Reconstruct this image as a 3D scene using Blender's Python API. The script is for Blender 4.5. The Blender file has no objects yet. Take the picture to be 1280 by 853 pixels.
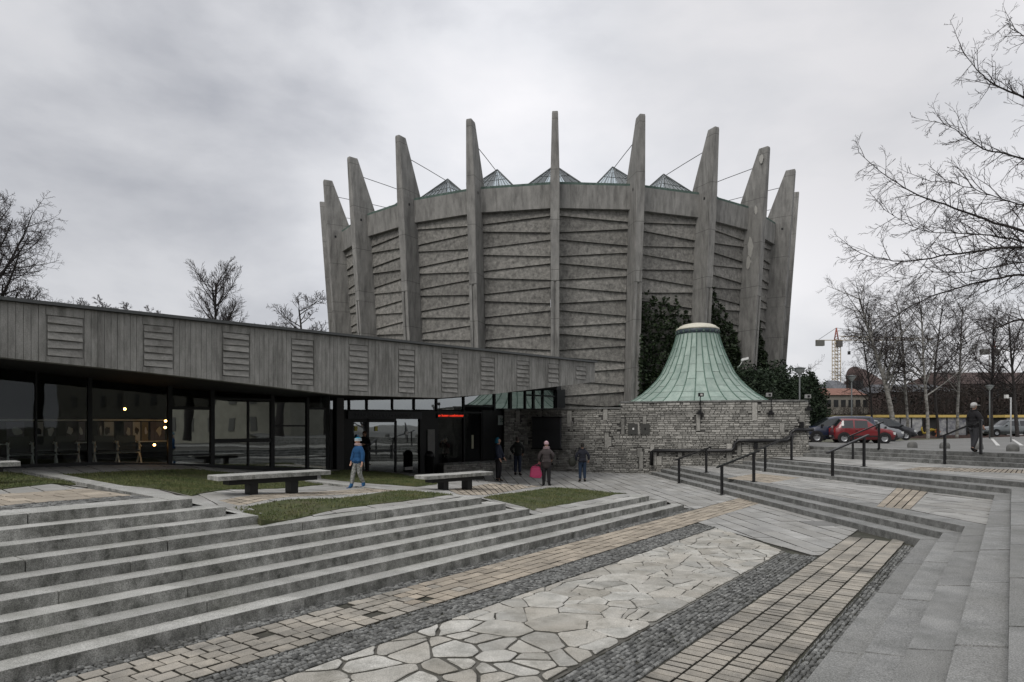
import bpy, bmesh, math, random
import numpy as np
from mathutils import Vector, Matrix
from mathutils.geometry import delaunay_2d_cdt
sc = bpy.context.scene
COL = sc.collection
# ------------------------------------------------------------------ camera, sky, sun, exposure
F = 830.0; HZ = 531.0; CX = 640.0; EYE = 2.35
cam_d = bpy.data.cameras.new('camera'); cam = bpy.data.objects.new('camera', cam_d); COL.objects.link(cam)
cam_d.sensor_width = 36.0; cam_d.lens = F / 1280 * 36.0
cam_d.shift_y = (HZ - 426.5) / 1280.0
cam_d.clip_start = 0.1; cam_d.clip_end = 3000
cam.location = (0, 0, EYE); cam.rotation_euler = (math.pi / 2, 0, 0)
sc.camera = cam
sc.view_settings.view_transform = 'Standard'; sc.view_settings.look = 'None'
sc.view_settings.exposure = 0.38; sc.view_settings.gamma = 1.0
W = bpy.data.worlds.new('World'); sc.world = W; W.use_nodes = True
SUN_EL = math.radians(48); SUN_AZ = math.radians(212)      # behind the camera, to the left
def build_world():
    nt = W.node_tree; nt.nodes.clear(); N = nt.nodes.new; L = nt.links.new
    out = N('ShaderNodeOutputWorld'); bg = N('ShaderNodeBackground'); L(bg.outputs[0], out.inputs[0])
    bg.inputs[1].default_value = 0.1
    sky = N('ShaderNodeTexSky'); sky.sky_type = 'NISHITA'; sky.sun_disc = False
    sky.sun_elevation = SUN_EL; sky.sun_rotation = SUN_AZ; sky.dust_density = 4; sky.ozone_density = 1.0
    tc = N('ShaderNodeTexCoord')
    mp = N('ShaderNodeMapping'); mp.inputs['Scale'].default_value = (1.0, 1.0, 2.1); mp.inputs['Location'].default_value = (0.35, 0.2, 0.9)
    L(tc.outputs['Generated'], mp.inputs[0])
    n1 = N('ShaderNodeTexNoise'); n1.inputs['Scale'].default_value = 2.4; n1.inputs['Detail'].default_value = 9; n1.inputs['Roughness'].default_value = 0.52; n1.inputs['Distortion'].default_value = 0.15
    L(mp.outputs[0], n1.inputs['Vector'])
    cr = N('ShaderNodeValToRGB'); e = cr.color_ramp.elements
    e[0].position = 0.26; e[0].color = (3.9, 4.0, 4.35, 1)
    e[1].position = 0.66; e[1].color = (7.4, 7.3, 7.45, 1)
    m = e.new(0.46); m.color = (6.1, 6.15, 6.4, 1)
    L(n1.outputs['Fac'], cr.inputs[0])
    # broad banks of thicker and thinner cloud, fixed directions on the dome
    def blob(dx, dy, dz, width):
        dp = N('ShaderNodeVectorMath'); dp.operation = 'DOT_PRODUCT'
        v = Vector((dx, dy, dz)).normalized(); dp.inputs[1].default_value = v
        nn = N('ShaderNodeVectorMath'); nn.operation = 'NORMALIZE'; L(tc.outputs['Generated'], nn.inputs[0]); L(nn.outputs[0], dp.inputs[0])
        ma = N('ShaderNodeMapRange'); ma.interpolation_type = 'SMOOTHSTEP'
        ma.inputs[1].default_value = math.cos(width); ma.inputs[2].default_value = 1.0; L(dp.outputs['Value'], ma.inputs[0]); return ma.outputs[0]
    acc = None
    def add(sock, k, prev):
        mm = N('ShaderNodeMath'); mm.operation = 'MULTIPLY_ADD'; L(sock, mm.inputs[0]); mm.inputs[1].default_value = k
        if prev is None: mm.inputs[2].default_value = 1.0
        else: L(prev, mm.inputs[2])
        return mm.outputs[0]
    acc = add(blob(-.62, 1, .53, .45), -.13, acc)
    acc = add(blob(.42, 1, .60, .32), -.2, acc)
    acc = add(blob(.05, 1, .46, .5), .08, acc)
    acc = add(blob(.75, 1, .2, .35), -.1, acc)
    acc = add(blob(-.8, 1, .15, .45), -.06, acc)
    vm = N('ShaderNodeVectorMath'); vm.operation = 'SCALE'; L(cr.outputs[0], vm.inputs[0]); L(acc, vm.inputs['Scale'])
    mx = N('ShaderNodeMixRGB'); mx.inputs[0].default_value = 0.93; L(sky.outputs[0], mx.inputs[1]); L(vm.outputs[0], mx.inputs[2])
    L(mx.outputs[0], bg.inputs[0])
build_world()
sd = bpy.data.lights.new('sun', 'SUN'); sun = bpy.data.objects.new('sun', sd); COL.objects.link(sun)
sd.energy = 1.0; sd.angle = math.radians(25); sd.color = (1.0, 0.965, 0.92)
_sv = Vector((math.sin(SUN_AZ) * math.cos(SUN_EL), math.cos(SUN_AZ) * math.cos(SUN_EL), math.sin(SUN_EL)))
sun.rotation_euler = (-_sv).to_track_quat('-Z', 'Y').to_euler(); sun.location = (0, 0, 60)

# ------------------------------------------------------------------ surveying helpers
def at(u, v, z):
    """where the sight line through a photo pixel meets height z (survey of the place)"""
    Y = F * (EYE - z) / (v - HZ)
    return ((u - CX) / F * Y, Y, z)
def atY(u, v, Y):
    return ((u - CX) / F * Y, Y, EYE + (HZ - v) / F * Y)
AL = math.atan((1266 - 640) / F); SA, CA = math.sin(AL), math.cos(AL)
def sp(s, p): return (s * SA - p * CA, s * CA + p * SA)
def to_sp(x, y): return (x * SA + y * CA, -x * CA + y * SA)
R_ = .1375
def s_from_u(u, p):
    k = (u - CX) / F
    return (p * CA + k * p * SA) / (SA - k * CA)

# ------------------------------------------------------------------ mesh helpers
class MB:
    def __init__(s): s.v = []; s.f = []; s.m = []; s.t = []; s.sm = []
    def face(s, idx, m=0, t=0.0, sm=False): s.f.append(idx); s.m.append(m); s.t.append(t); s.sm.append(sm)
    def quadv(s, a, b, c, d, m=0, t=0.0):
        i = len(s.v); s.v += [a, b, c, d]; s.face((i, i+1, i+2, i+3), m, t)
    def prism(s, poly, z0, z1, ch=0.0, m=0, t=0.0, bottom=False, zf=None):
        """upright prism over a ccw outline, chamfered at the top; z1 may be a list"""
        n = len(poly)
        if n < 3: return
        a = sum(poly[i][0]*poly[(i+1) % n][1]-poly[(i+1) % n][0]*poly[i][1] for i in range(n))
        if a < 0: poly = poly[::-1]; z1 = z1[::-1] if isinstance(z1, list) else z1
        zt = z1 if isinstance(z1, list) else [z1]*n
        if zf is not None: zt = [zf(x, y)+z1 for x, y in poly]; zb = [zf(x, y)+z0 for x, y in poly]
        else: zb = [z0]*n
        b = len(s.v)
        cx = sum(p[0] for p in poly)/n; cy = sum(p[1] for p in poly)/n
        s.v += [(p[0], p[1], z) for p, z in zip(poly, zb)]
        if ch > 0:
            s.v += [(p[0], p[1], z-ch) for p, z in zip(poly, zt)]
            for p, z in zip(poly, zt):
                dx, dy = cx-p[0], cy-p[1]; d = math.hypot(dx, dy) or 1
                k = min(ch*1.4, d*.4)/d; s.v.append((p[0]+dx*k, p[1]+dy*k, z))
            for i in range(n):
                j = (i+1) % n
                s.face((b+i, b+j, b+n+j, b+n+i), m, t); s.face((b+n+i, b+n+j, b+2*n+j, b+2*n+i), m, t)
            s.face(tuple(range(b+2*n, b+3*n)), m, t)
        else:
            s.v += [(p[0], p[1], z) for p, z in zip(poly, zt)]
            for i in range(n):
                j = (i+1) % n; s.face((b+i, b+j, b+n+j, b+n+i), m, t)
            s.face(tuple(range(b+n, b+2*n)), m, t)
        if bottom: s.face(tuple(range(b+n-1, b-1, -1)), m, t)
    def box(s, c, size, ax=(1, 0, 0), ay=None, az=(0, 0, 1), m=0, t=0.0, taper=1.0):
        ax = Vector(ax).normalized(); az = Vector(az).normalized(); ay = Vector(ay).normalized() if ay is not None else az.cross(ax)
        c = Vector(c); hx, hy, hz = size[0]/2, size[1]/2, size[2]/2; b = len(s.v)
        for dz in (-1, 1):
            k = taper if dz > 0 else 1
            for dx, dy in ((-1, -1), (1, -1), (1, 1), (-1, 1)): s.v.append(tuple(c+ax*dx*hx*k+ay*dy*hy*k+az*dz*hz))
        for f in ((3, 2, 1, 0), (4, 5, 6, 7), (0, 1, 5, 4), (1, 2, 6, 5), (2, 3, 7, 6), (3, 0, 4, 7)): s.face(tuple(b+i for i in f), m, t)
    def bar(s, a, b_, w, h=None, up=(0, 0, 1), m=0, t=0.0):
        a = Vector(a); b_ = Vector(b_); d = b_-a; L = d.length
        if L < 1e-6: return
        d.normalize(); up = Vector(up)
        side = d.cross(up)
        if side.length < 1e-4: side = d.cross(Vector((1, 0, 0)))
        side.normalize(); u2 = side.cross(d).normalized()
        s.box((a+b_)/2, (L, w, h or w), d, side, u2, m, t)
    def tube(s, pts, rad, n=6, m=0, t=0.0, caps=True, smooth=True):
        pts = [Vector(p) for p in pts]
        if not isinstance(rad, (list, tuple)): rad = [rad]*len(pts)
        rings = []; ref = None
        for i, p in enumerate(pts):
            d = (pts[min(i+1, len(pts)-1)]-pts[max(i-1, 0)])
            d = d.normalized() if d.length > 1e-9 else Vector((0, 0, 1))
            if ref is None: ref = d.orthogonal().normalized()
            ref = (ref-d*ref.dot(d)); ref = ref.normalized() if ref.length > 1e-6 else d.orthogonal().normalized()
            o = d.cross(ref); b = len(s.v)
            for k in range(n):
                a = 2*math.pi*k/n; s.v.append(tuple(p+(ref*math.cos(a)+o*math.sin(a))*rad[i]))
            rings.append(b)
        for a, b in zip(rings, rings[1:]):
            for k in range(n):
                j = (k+1) % n; s.face((a+k, a+j, b+j, b+k), m, t, smooth)
        if caps:
            s.face(tuple(rings[0]+k for k in range(n-1, -1, -1)), m, t); s.face(tuple(rings[-1]+k for k in range(n)), m, t)
    def lathe(s, c, prof, n=24, m=0, t=0.0, smooth=True, a0=0.0):
        c = Vector(c); rings = []
        for r, z in prof:
            rings.append(len(s.v))
            for k in range(n):
                a = a0+2*math.pi*k/n; s.v.append((c.x+r*math.cos(a), c.y+r*math.sin(a), c.z+z))
        for a, b in zip(rings, rings[1:]):
            for k in range(n):
                j = (k+1) % n; s.face((a+k, a+j, b+j, b+k), m, t, smooth)
    def ball(s, c, r, n=8, m=0, t=0.0, sc_=(1, 1, 1)):
        c = Vector(c); rings = []
        k2 = max(4, n//2+1)
        for i in range(k2+1):
            th = math.pi*i/k2-math.pi/2; rings.append(len(s.v))
            for k in range(n):
                a = 2*math.pi*k/n
                s.v.append((c.x+r*sc_[0]*math.cos(th)*math.cos(a), c.y+r*sc_[1]*math.cos(th)*math.sin(a), c.z+r*sc_[2]*math.sin(th)))
        for a, b in zip(rings, rings[1:]):
            for k in range(n):
                j = (k+1) % n; s.face((a+k, a+j, b+j, b+k), m, t, True)
    def mesh(s, name, mats, org=(0, 0, 0)):
        me = bpy.data.meshes.new(name)
        v = np.array(s.v, dtype=np.float64).reshape(-1, 3)-np.array(org)
        me.from_pydata(v.tolist(), [], s.f)
        if not isinstance(mats, (list, tuple)): mats = [mats]
        for mt in mats: me.materials.append(mt)
        if len(mats) > 1: me.polygons.foreach_set('material_index', s.m)
        me.polygons.foreach_set('use_smooth', s.sm)
        if any(s.t):
            at_ = me.attributes.new('tone', 'FLOAT', 'FACE'); at_.data.foreach_set('value', s.t)
        me.update(); return me
    def build(s, name, mats, parent=None, org=None):
        if org is None: org = tuple(parent['_o']) if parent is not None and '_o' in parent.keys() else (0, 0, 0)
        o = bpy.data.objects.new(name, s.mesh(name, mats, org)); COL.objects.link(o)
        if parent is not None:
            o.parent = parent
            o['_o'] = list(org)
        elif tuple(org) != (0, 0, 0): o.location = org; o['_o'] = list(org)
        return o
def tag(o, label, cat, group=None, kind=None):
    o['label'] = label; o['category'] = cat
    if group: o['group'] = group
    if kind: o['kind'] = kind
    return o
def thing(name, label, cat, loc=(0, 0, 0), group=None, rz=0.0):
    o = bpy.data.objects.new(name, None); COL.objects.link(o); o.empty_display_size = .3
    o.location = loc; o.rotation_euler = (0, 0, rz); o['_o'] = list(loc)
    return tag(o, label, cat, group)
def structure(name, loc=(0, 0, 0)):
    o = bpy.data.objects.new(name, None); COL.objects.link(o); o.location = loc; o['_o'] = list(loc); o['kind'] = 'structure'; return o
def local(name, label, cat, group=None):
    """a thing modelled about the origin, to be placed afterwards"""
    return thing(name, label, cat, (0, 0, 0), group)
def copy_tree(o, parent=None):
    c = o.copy(); COL.objects.link(c); c.parent = parent
    for ch in list(o.children): copy_tree(ch, c)
    return c
def place(o, loc, rz=0.0, scale=None):
    o.location = loc; o.rotation_euler = (0, 0, rz)
    if scale: o.scale = (scale,)*3 if not isinstance(scale, tuple) else scale
    return o

# ------------------------------------------------------------------ materials
def newmat(name):
    m = bpy.data.materials.new(name); m.use_nodes = True; nt = m.node_tree; nt.nodes.clear()
    out = nt.nodes.new('ShaderNodeOutputMaterial'); b = nt.nodes.new('ShaderNodeBsdfPrincipled'); nt.links.new(b.outputs[0], out.inputs[0])
    return m, nt, b, out
def rough_mat(name, c1, c2, scale=3.0, detail=8, rough=.85, bump=.25, bscale=40, vary=.18, stretch=(1, 1, 1), stain=None, stain_amt=.6, stain_scale=1.2, stain_stretch=(1, 1, 1), vert_dirt_shade=None, vd=(.33, .62), vth=.5, pour=None, tint=None, speck=0.0, rot=None, spec=.3, metal=0.0, bdist=.01):
    m, nt, b, out = newmat(name); N = nt.nodes.new; L = nt.links.new
    g = N('ShaderNodeNewGeometry')
    def mapped(st, r=None):
        mp = N('ShaderNodeMapping'); mp.inputs['Scale'].default_value = st
        if r: mp.inputs['Rotation'].default_value = r
        L(g.outputs['Position'], mp.inputs[0]); return mp.outputs[0]
    n = N('ShaderNodeTexNoise'); n.inputs['Scale'].default_value = scale; n.inputs['Detail'].default_value = detail; n.inputs['Roughness'].default_value = .62; L(mapped(stretch, rot), n.inputs['Vector'])
    cr = N('ShaderNodeValToRGB'); cr.color_ramp.elements[0].position = .3; cr.color_ramp.elements[1].position = .7
    cr.color_ramp.elements[0].color = (*c1, 1); cr.color_ramp.elements[1].color = (*c2, 1); L(n.outputs['Fac'], cr.inputs[0]); col = cr.outputs[0]
    # piece-to-piece tone
    oi = N('ShaderNodeObjectInfo'); a = N('ShaderNodeAttribute'); a.attribute_name = 'tone'
    ad = N('ShaderNodeMath'); ad.operation = 'ADD'; L(oi.outputs['Random'], ad.inputs[0]); L(a.outputs['Fac'], ad.inputs[1])
    fr = N('ShaderNodeMath'); fr.operation = 'FRACT'; L(ad.outputs[0], fr.inputs[0])
    mr = N('ShaderNodeMapRange'); mr.inputs[3].default_value = 1-vary; mr.inputs[4].default_value = 1+vary; L(fr.outputs[0], mr.inputs[0])
    vs = N('ShaderNodeVectorMath'); vs.operation = 'SCALE'; L(col, vs.inputs[0]); L(mr.outputs[0], vs.inputs['Scale']); col = vs.outputs[0]
    def mixto(fac, c, col):
        mx = N('ShaderNodeMixRGB'); L(fac, mx.inputs[0]); L(col, mx.inputs[1]); mx.inputs[2].default_value = (*c, 1); return mx.outputs[0]
    if tint:
        s = N('ShaderNodeTexNoise'); s.inputs['Scale'].default_value = 1.1; s.inputs['Detail'].default_value = 7; L(g.outputs['Position'], s.inputs['Vector'])
        wn_ = N('ShaderNodeTexWhiteNoise'); wn_.noise_dimensions = '1D'; L(fr.outputs[0], wn_.inputs['W'])
        a_ = N('ShaderNodeMath'); a_.operation = 'MULTIPLY_ADD'; L(wn_.outputs['Value'], a_.inputs[0]); a_.inputs[1].default_value = .35; L(s.outputs['Fac'], a_.inputs[2])
        q = N('ShaderNodeMapRange'); q.inputs[1].default_value = .5; q.inputs[2].default_value = .95; q.inputs[4].default_value = .6; L(a_.outputs[0], q.inputs[0]); col = mixto(q.outputs[0], tint, col)
    if stain:
        s = N('ShaderNodeTexNoise'); s.inputs['Scale'].default_value = stain_scale; s.inputs['Detail'].default_value = 9; s.inputs['Roughness'].default_value = .7; L(mapped(stain_stretch), s.inputs['Vector'])
        q = N('ShaderNodeMapRange'); q.inputs[1].default_value = .48; q.inputs[2].default_value = .72; q.inputs[4].default_value = stain_amt; L(s.outputs['Fac'], q.inputs[0]); col = mixto(q.outputs[0], stain, col)
    if vert_dirt_shade:  # steep faces darkened: grime, and shade painted on the step stones
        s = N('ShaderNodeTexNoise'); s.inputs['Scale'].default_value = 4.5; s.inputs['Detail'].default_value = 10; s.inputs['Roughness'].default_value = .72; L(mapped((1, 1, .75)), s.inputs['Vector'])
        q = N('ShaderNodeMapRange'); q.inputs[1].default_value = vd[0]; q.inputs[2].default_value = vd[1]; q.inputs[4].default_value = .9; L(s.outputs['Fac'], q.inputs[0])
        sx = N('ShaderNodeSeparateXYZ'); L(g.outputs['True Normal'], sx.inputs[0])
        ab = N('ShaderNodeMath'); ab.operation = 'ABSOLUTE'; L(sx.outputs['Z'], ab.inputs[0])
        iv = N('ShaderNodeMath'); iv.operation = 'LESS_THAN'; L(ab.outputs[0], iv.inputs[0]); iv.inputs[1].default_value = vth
        mm = N('ShaderNodeMath'); mm.operation = 'MULTIPLY'; L(q.outputs[0], mm.inputs[0]); L(iv.outputs[0], mm.inputs[1]); col = mixto(mm.outputs[0], vert_dirt_shade, col)
    if pour:
        sx = N('ShaderNodeSeparateXYZ'); L(g.outputs['Position'], sx.inputs[0])
        wn = N('ShaderNodeTexNoise'); wn.inputs['Scale'].default_value = 2.5; L(g.outputs['Position'], wn.inputs['Vector'])
        a1 = N('ShaderNodeMath'); a1.operation = 'MULTIPLY_ADD'; L(wn.outputs['Fac'], a1.inputs[0]); a1.inputs[1].default_value = .06; L(sx.outputs['Z'], a1.inputs[2])
        a2 = N('ShaderNodeMath'); a2.operation = 'DIVIDE'; L(a1.outputs[0], a2.inputs[0]); a2.inputs[1].default_value = pour
        a3 = N('ShaderNodeMath'); a3.operation = 'FRACT'; L(a2.outputs[0], a3.inputs[0])
        a4 = N('ShaderNodeMath'); a4.operation = 'LESS_THAN'; L(a3.outputs[0], a4.inputs[0]); a4.inputs[1].default_value = .035/pour
        a5 = N('ShaderNodeMath'); a5.operation = 'MULTIPLY'; L(a4.outputs[0], a5.inputs[0]); a5.inputs[1].default_value = .6
        col = mixto(a5.outputs[0], (.05, .048, .045), col)
    if speck:
        s = N('ShaderNodeTexNoise'); s.inputs['Scale'].default_value = 90; s.inputs['Detail'].default_value = 3; L(g.outputs['Position'], s.inputs['Vector'])
        q = N('ShaderNodeMapRange'); q.inputs[1].default_value = .3; q.inputs[2].default_value = .7; q.inputs[3].default_value = 1-speck; q.inputs[4].default_value = 1+speck; L(s.outputs['Fac'], q.inputs[0])
        v2 = N('ShaderNodeVectorMath'); v2.operation = 'SCALE'; L(col, v2.inputs[0]); L(q.outputs[0], v2.inputs['Scale']); col = v2.outputs[0]
    L(col, b.inputs['Base Color']); b.inputs['Roughness'].default_value = rough; b.inputs['Specular IOR Level'].default_value = spec; b.inputs['Metallic'].default_value = metal
    if bump:
        bn = N('ShaderNodeTexNoise'); bn.inputs['Scale'].default_value = bscale; bn.inputs['Detail'].default_value = 6; L(g.outputs['Position'], bn.inputs['Vector'])
        bp = N('ShaderNodeBump'); bp.inputs['Strength'].default_value = bump; bp.inputs['Distance'].default_value = bdist; L(bn.outputs['Fac'], bp.inputs['Height']); L(bp.outputs[0], b.inputs['Normal'])
    return m
def plain(name, c, rough=.6, metal=0.0, spec=.4, emit=None, es=1.0, coat=0.0):
    m, nt, b, out = newmat(name)
    n = nt.nodes.new('ShaderNodeTexNoise'); n.inputs['Scale'].default_value = 9; n.inputs['Detail'].default_value = 4
    g = nt.nodes.new('ShaderNodeNewGeometry'); nt.links.new(g.outputs['Position'], n.inputs['Vector'])
    mr = nt.nodes.new('ShaderNodeMapRange'); mr.inputs[3].default_value = .82; mr.inputs[4].default_value = 1.15; nt.links.new(n.outputs['Fac'], mr.inputs[0])
    vs = nt.nodes.new('ShaderNodeVectorMath'); vs.operation = 'SCALE'; vs.inputs[0].default_value = c; nt.links.new(mr.outputs[0], vs.inputs['Scale'])
    nt.links.new(vs.outputs[0], b.inputs['Base Color']); b.inputs['Roughness'].default_value = rough; b.inputs['Metallic'].default_value = metal; b.inputs['Specular IOR Level'].default_value = spec
    b.inputs['Coat Weight'].default_value = coat
    if emit: b.inputs['Emission Color'].default_value = (*emit, 1); b.inputs['Emission Strength'].default_value = es
    return m
def glass_mat(name, tint, refl=.12, ior=1.5):
    m, nt, b, out = newmat(name); nt.nodes.remove(b); N = nt.nodes.new; L = nt.links.new
    tr = N('ShaderNodeBsdfTransparent'); tr.inputs[0].default_value = (*tint, 1)
    gl = N('ShaderNodeBsdfGlossy'); gl.inputs['Roughness'].default_value = .015; gl.inputs[0].default_value = (.9, .95, .95, 1)
    n = N('ShaderNodeTexNoise'); n.inputs['Scale'].default_value = .55; bp = N('ShaderNodeBump'); bp.inputs['Strength'].default_value = .12; bp.inputs['Distance'].default_value = .03
    g = N('ShaderNodeNewGeometry'); L(g.outputs['Position'], n.inputs['Vector']); L(n.outputs['Fac'], bp.inputs['Height']); L(bp.outputs[0], gl.inputs['Normal'])
    fr = N('ShaderNodeFresnel'); fr.inputs[0].default_value = ior
    ad = N('ShaderNodeMath'); ad.operation = 'ADD'; L(fr.outputs[0], ad.inputs[0]); ad.inputs[1].default_value = refl; ad.use_clamp = True
    mx = N('ShaderNodeMixShader'); L(ad.outputs[0], mx.inputs[0]); L(tr.outputs[0], mx.inputs[1]); L(gl.outputs[0], mx.inputs[2]); L(mx.outputs[0], out.inputs[0])
    return m
M = {}
M['granite'] = rough_mat('granite', (.32, .32, .30), (.46, .46, .435), 3, vary=.14, speck=.45, stain=(.17, .175, .145), stain_amt=.5, stain_scale=1.6, vert_dirt_shade=(.034, .036, .029), vd=(.36, .68), bump=.3, bscale=60)  # risers darkened by stains and by painted lack of light
M['granite_r'] = rough_mat('granite_clean', (.205, .208, .203), (.33, .332, .322), 2.2, tint=(.19, .19, .178), vary=.1, speck=.45, stain=(.13, .135, .125), stain_amt=.6, stain_scale=1.3, vert_dirt_shade=(.085, .086, .08), vth=.9, bump=.3, bscale=60)  # darkened chamfers paint occlusion lines along the step edges
M['slab'] = rough_mat('pavement_slab', (.30, .30, .288), (.44, .437, .418), 2.0, tint=(.27, .26, .235), vary=.14, speck=.2, stain=(.16, .16, .15), stain_amt=.5, stain_scale=.8, bump=.35, bscale=25, vert_dirt_shade=(.035, .033, .027), vd=(.05, .3))
M['flag'] = rough_mat('flagstone', (.34, .337, .31), (.54, .53, .49), 3.4, tint=(.37, .335, .275), detail=12, vary=.22, speck=.3, stain=(.15, .145, .12), stain_amt=.7, stain_scale=2.1, bump=.5, bscale=14, bdist=.02, vert_dirt_shade=(.10, .097, .083), vd=(.05, .3))
M['tan'] = rough_mat('tan_clinker', (.28, .265, .235), (.42, .385, .325), 2.2, vary=.16, speck=.25, stain=(.11, .107, .095), stain_amt=.9, stain_scale=.9, bump=.4, bscale=30, vert_dirt_shade=(.035, .033, .027), vd=(.05, .3))
M['tan_w'] = rough_mat('warm_clinker', (.30, .265, .215), (.43, .375, .30), 3.2, vary=.2, speck=.2, stain=(.22, .2, .17), stain_amt=.7, stain_scale=.7, bump=.4, bscale=30, vert_dirt_shade=(.035, .033, .027), vd=(.05, .3))
M['cobble'] = rough_mat('basalt_sett', (.10, .103, .10), (.23, .232, .222), 9, vary=.5, speck=.25, stain=(.06, .06, .052), stain_amt=.6, bump=.5, bscale=50)
M['mortar'] = rough_mat('joint_earth', (.035, .034, .028), (.085, .082, .066), 6, vary=.0, stain=(.06, .075, .035), stain_amt=.5, bump=.6, bscale=60)
M['mortar_m'] = rough_mat('joint_grit', (.07, .067, .056), (.17, .163, .145), 4, vary=0, stain=(.045, .045, .035), stain_amt=.7, stain_scale=3, bump=.8, bscale=45, bdist=.02)
M['mortar_l'] = rough_mat('joint_sand', (.15, .148, .135), (.23, .225, .205), 3, vary=.0, stain=(.085, .083, .072), stain_amt=.7, bump=.6, bscale=60)
M['asphalt'] = rough_mat('car_park_paving', (.17, .17, .165), (.25, .25, .24), 1.2, vary=0, speck=.25, stain=(.13, .13, .12), stain_amt=.6, stain_scale=.35, bump=.3)
M['earth'] = rough_mat('earth', (.06, .065, .04), (.12, .115, .08), .5, vary=0, bump=.3)
M['conc'] = rough_mat('weathered_concrete', (.13, .127, .118), (.30, .29, .265), 5.5, detail=12, vary=.16, speck=.3, stain=(.055, .054, .05), stain_amt=.8, stain_scale=2.6, stain_stretch=(1.4, 1.4, 1.0), bump=.8, bscale=12, bdist=.04)
M['conc_p'] = rough_mat('pylon_concrete', (.18, .177, .168), (.30, .294, .276), 3.0, pour=2.9, stretch=(1, 1, .35), vary=.06, speck=.22, stain=(.07, .069, .064), stain_amt=.8, stain_scale=2.0, stain_stretch=(1.8, 1.8, .22), bump=.5, bscale=20)
M['conc_b'] = rough_mat('board_marked_concrete', (.185, .184, .173), (.30, .297, .28), 6, stretch=(1.3, 1.3, .35), vary=.07, speck=.25, stain=(.055, .054, .047), stain_amt=.7, stain_scale=1.4, stain_stretch=(2.5, 2.5, .45), bump=.6, bscale=30)
M['conc_h'] = rough_mat('slatted_concrete', (.18, .178, .168), (.29, .286, .268), 6, stretch=(1, 1, 3), vary=.08, speck=.25, stain=(.06, .058, .05), stain_amt=.7, stain_scale=2, bump=.7, bscale=26)
M['patch'] = rough_mat('patching_mortar', (.33, .325, .3), (.42, .41, .38), 8, vary=.05)
M['dark'] = plain('black_steel', (.012, .012, .013), .45)
M['frame'] = plain('window_frame', (.014, .015, .016), .5)
M['rail'] = plain('rail_paint', (.012, .012, .013), .35, spec=.5)
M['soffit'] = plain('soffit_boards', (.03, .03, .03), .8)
M['flash'] = plain('roof_flashing', (.075, .08, .08), .5)
M['roof'] = rough_mat('roof_felt', (.06, .065, .065), (.11, .115, .11), 1.5, vary=0)
M['verd'] = rough_mat('rim_copper', (.05, .075, .065), (.12, .17, .145), 5, vary=0)
M['copper'] = rough_mat('copper_patina', (.25, .325, .285), (.36, .435, .385), 1.5, stretch=(2, 2, .6), vary=.1, stain=(.16, .24, .2), stain_amt=.5, stain_scale=1.6, stain_stretch=(3, 3, .5), rough=.6, bump=.15, spec=.3)
M['seam'] = rough_mat('copper_seam', (.06, .11, .085), (.13, .21, .17), 6, vary=.1, rough=.6, bump=0)
M['cap'] = plain('cap_paint', (.62, .6, .5), .5)
M['joint'] = rough_mat('dark_joint', (.06, .058, .05), (.12, .117, .105), 5, vary=0)
M['stone'] = rough_mat('limestone', (.25, .245, .225), (.40, .39, .36), 7, vary=.36, speck=.2, stain=(.09, .09, .08), stain_amt=.5, stain_scale=.9, bump=.7, bscale=20, bdist=.02)
M['grass_soil'] = rough_mat('lawn_soil', (.045, .06, .022), (.085, .092, .04), 5, vary=0, stain=(.095, .08, .05), stain_amt=.7, stain_scale=1.6)
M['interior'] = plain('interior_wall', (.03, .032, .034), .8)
M['glass'] = glass_mat('window_glass', (.8, .85, .83), .0)
M['glass_r'] = glass_mat('mirror_glass', (.35, .38, .38), .27)
M['sky_glass'] = glass_mat('skylight_glass', (.75, .8, .82), .12)
M['bark'] = rough_mat('dark_bark', (.022, .02, .019), (.055, .05, .047), 12, vary=.1)
M['bark_b'] = rough_mat('birch_bark', (.05, .045, .04), (.42, .41, .38), 2.2, stretch=(1, 1, 2.5), vary=.05)
M['twig'] = rough_mat('twig_bark', (.03, .024, .024), (.06, .05, .048), 4, vary=.2, bump=0)
M['yew'] = rough_mat('yew_needles', (.012, .022, .012), (.035, .055, .028), 2.5, vary=.3, bump=0, rough=.7)
M['ivy'] = rough_mat('ivy_leaves', (.014, .024, .012), (.04, .06, .026), 3.5, vary=.35, bump=0, rough=.5)
M['white'] = plain('white_paint', (.7, .7, .68), .5)
M['lamp_on'] = plain('lamp_glow', (1, .7, .3), .5, emit=(1.0, .48, .14), es=18)
M['led'] = plain('red_led', (.4, .02, .01), .5, emit=(1.0, .05, .02), es=.7)
# ------------------------------------------------------------------ levels of the ground behind the left stairs
CTRL = [(-8,10,1.2375),(-3,10,1.2375),(0,10.2,1.2375),(3,10.2,1.2375),(5.0,9.95,1.2375),(4.6,12,1.2375),(3.5,14,1.2375),(0,14,1.2375),(-4,18,1.2375),
        (6.1,9.0,.825),(8,9.0,.825),(9.5,9.0,.825),(10.6,9.0,.825),(11.6,8.05,.4125),(13,8.05,.4125),(14.5,8.05,.4125),(16.4,8.05,.4125),
        (18.3,7.0,0),(18.2,7.6,0),(17.9,8.2,.03),(17.7,8.8,.12),(5.25,11,1.13),(5.8,11,.98),(6.3,10.5,.87),(6.3,9.6,.83),(6.1,9.2,.826),(7,10.4,.95),(9,10.4,.86),(10.7,10,.83),(5.4,11.5,1.15),(7,12,1.02),(6.3,9.3,.825),(8,9.4,.825),(10,9.3,.825),(7,8.6,.825),(10,8.6,.825),(12,8.4,.4125),(14,8.4,.4125),(16,8.4,.4125),(13,7.7,.4125),(16,7.7,.4125),(19,10,.02),(20,7,0),(20,12,0),(24,10,0),(24,16,0),(28,12,0),(28,20,.02),(34,14,0),(30,24,.02)]
_b = []
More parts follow.
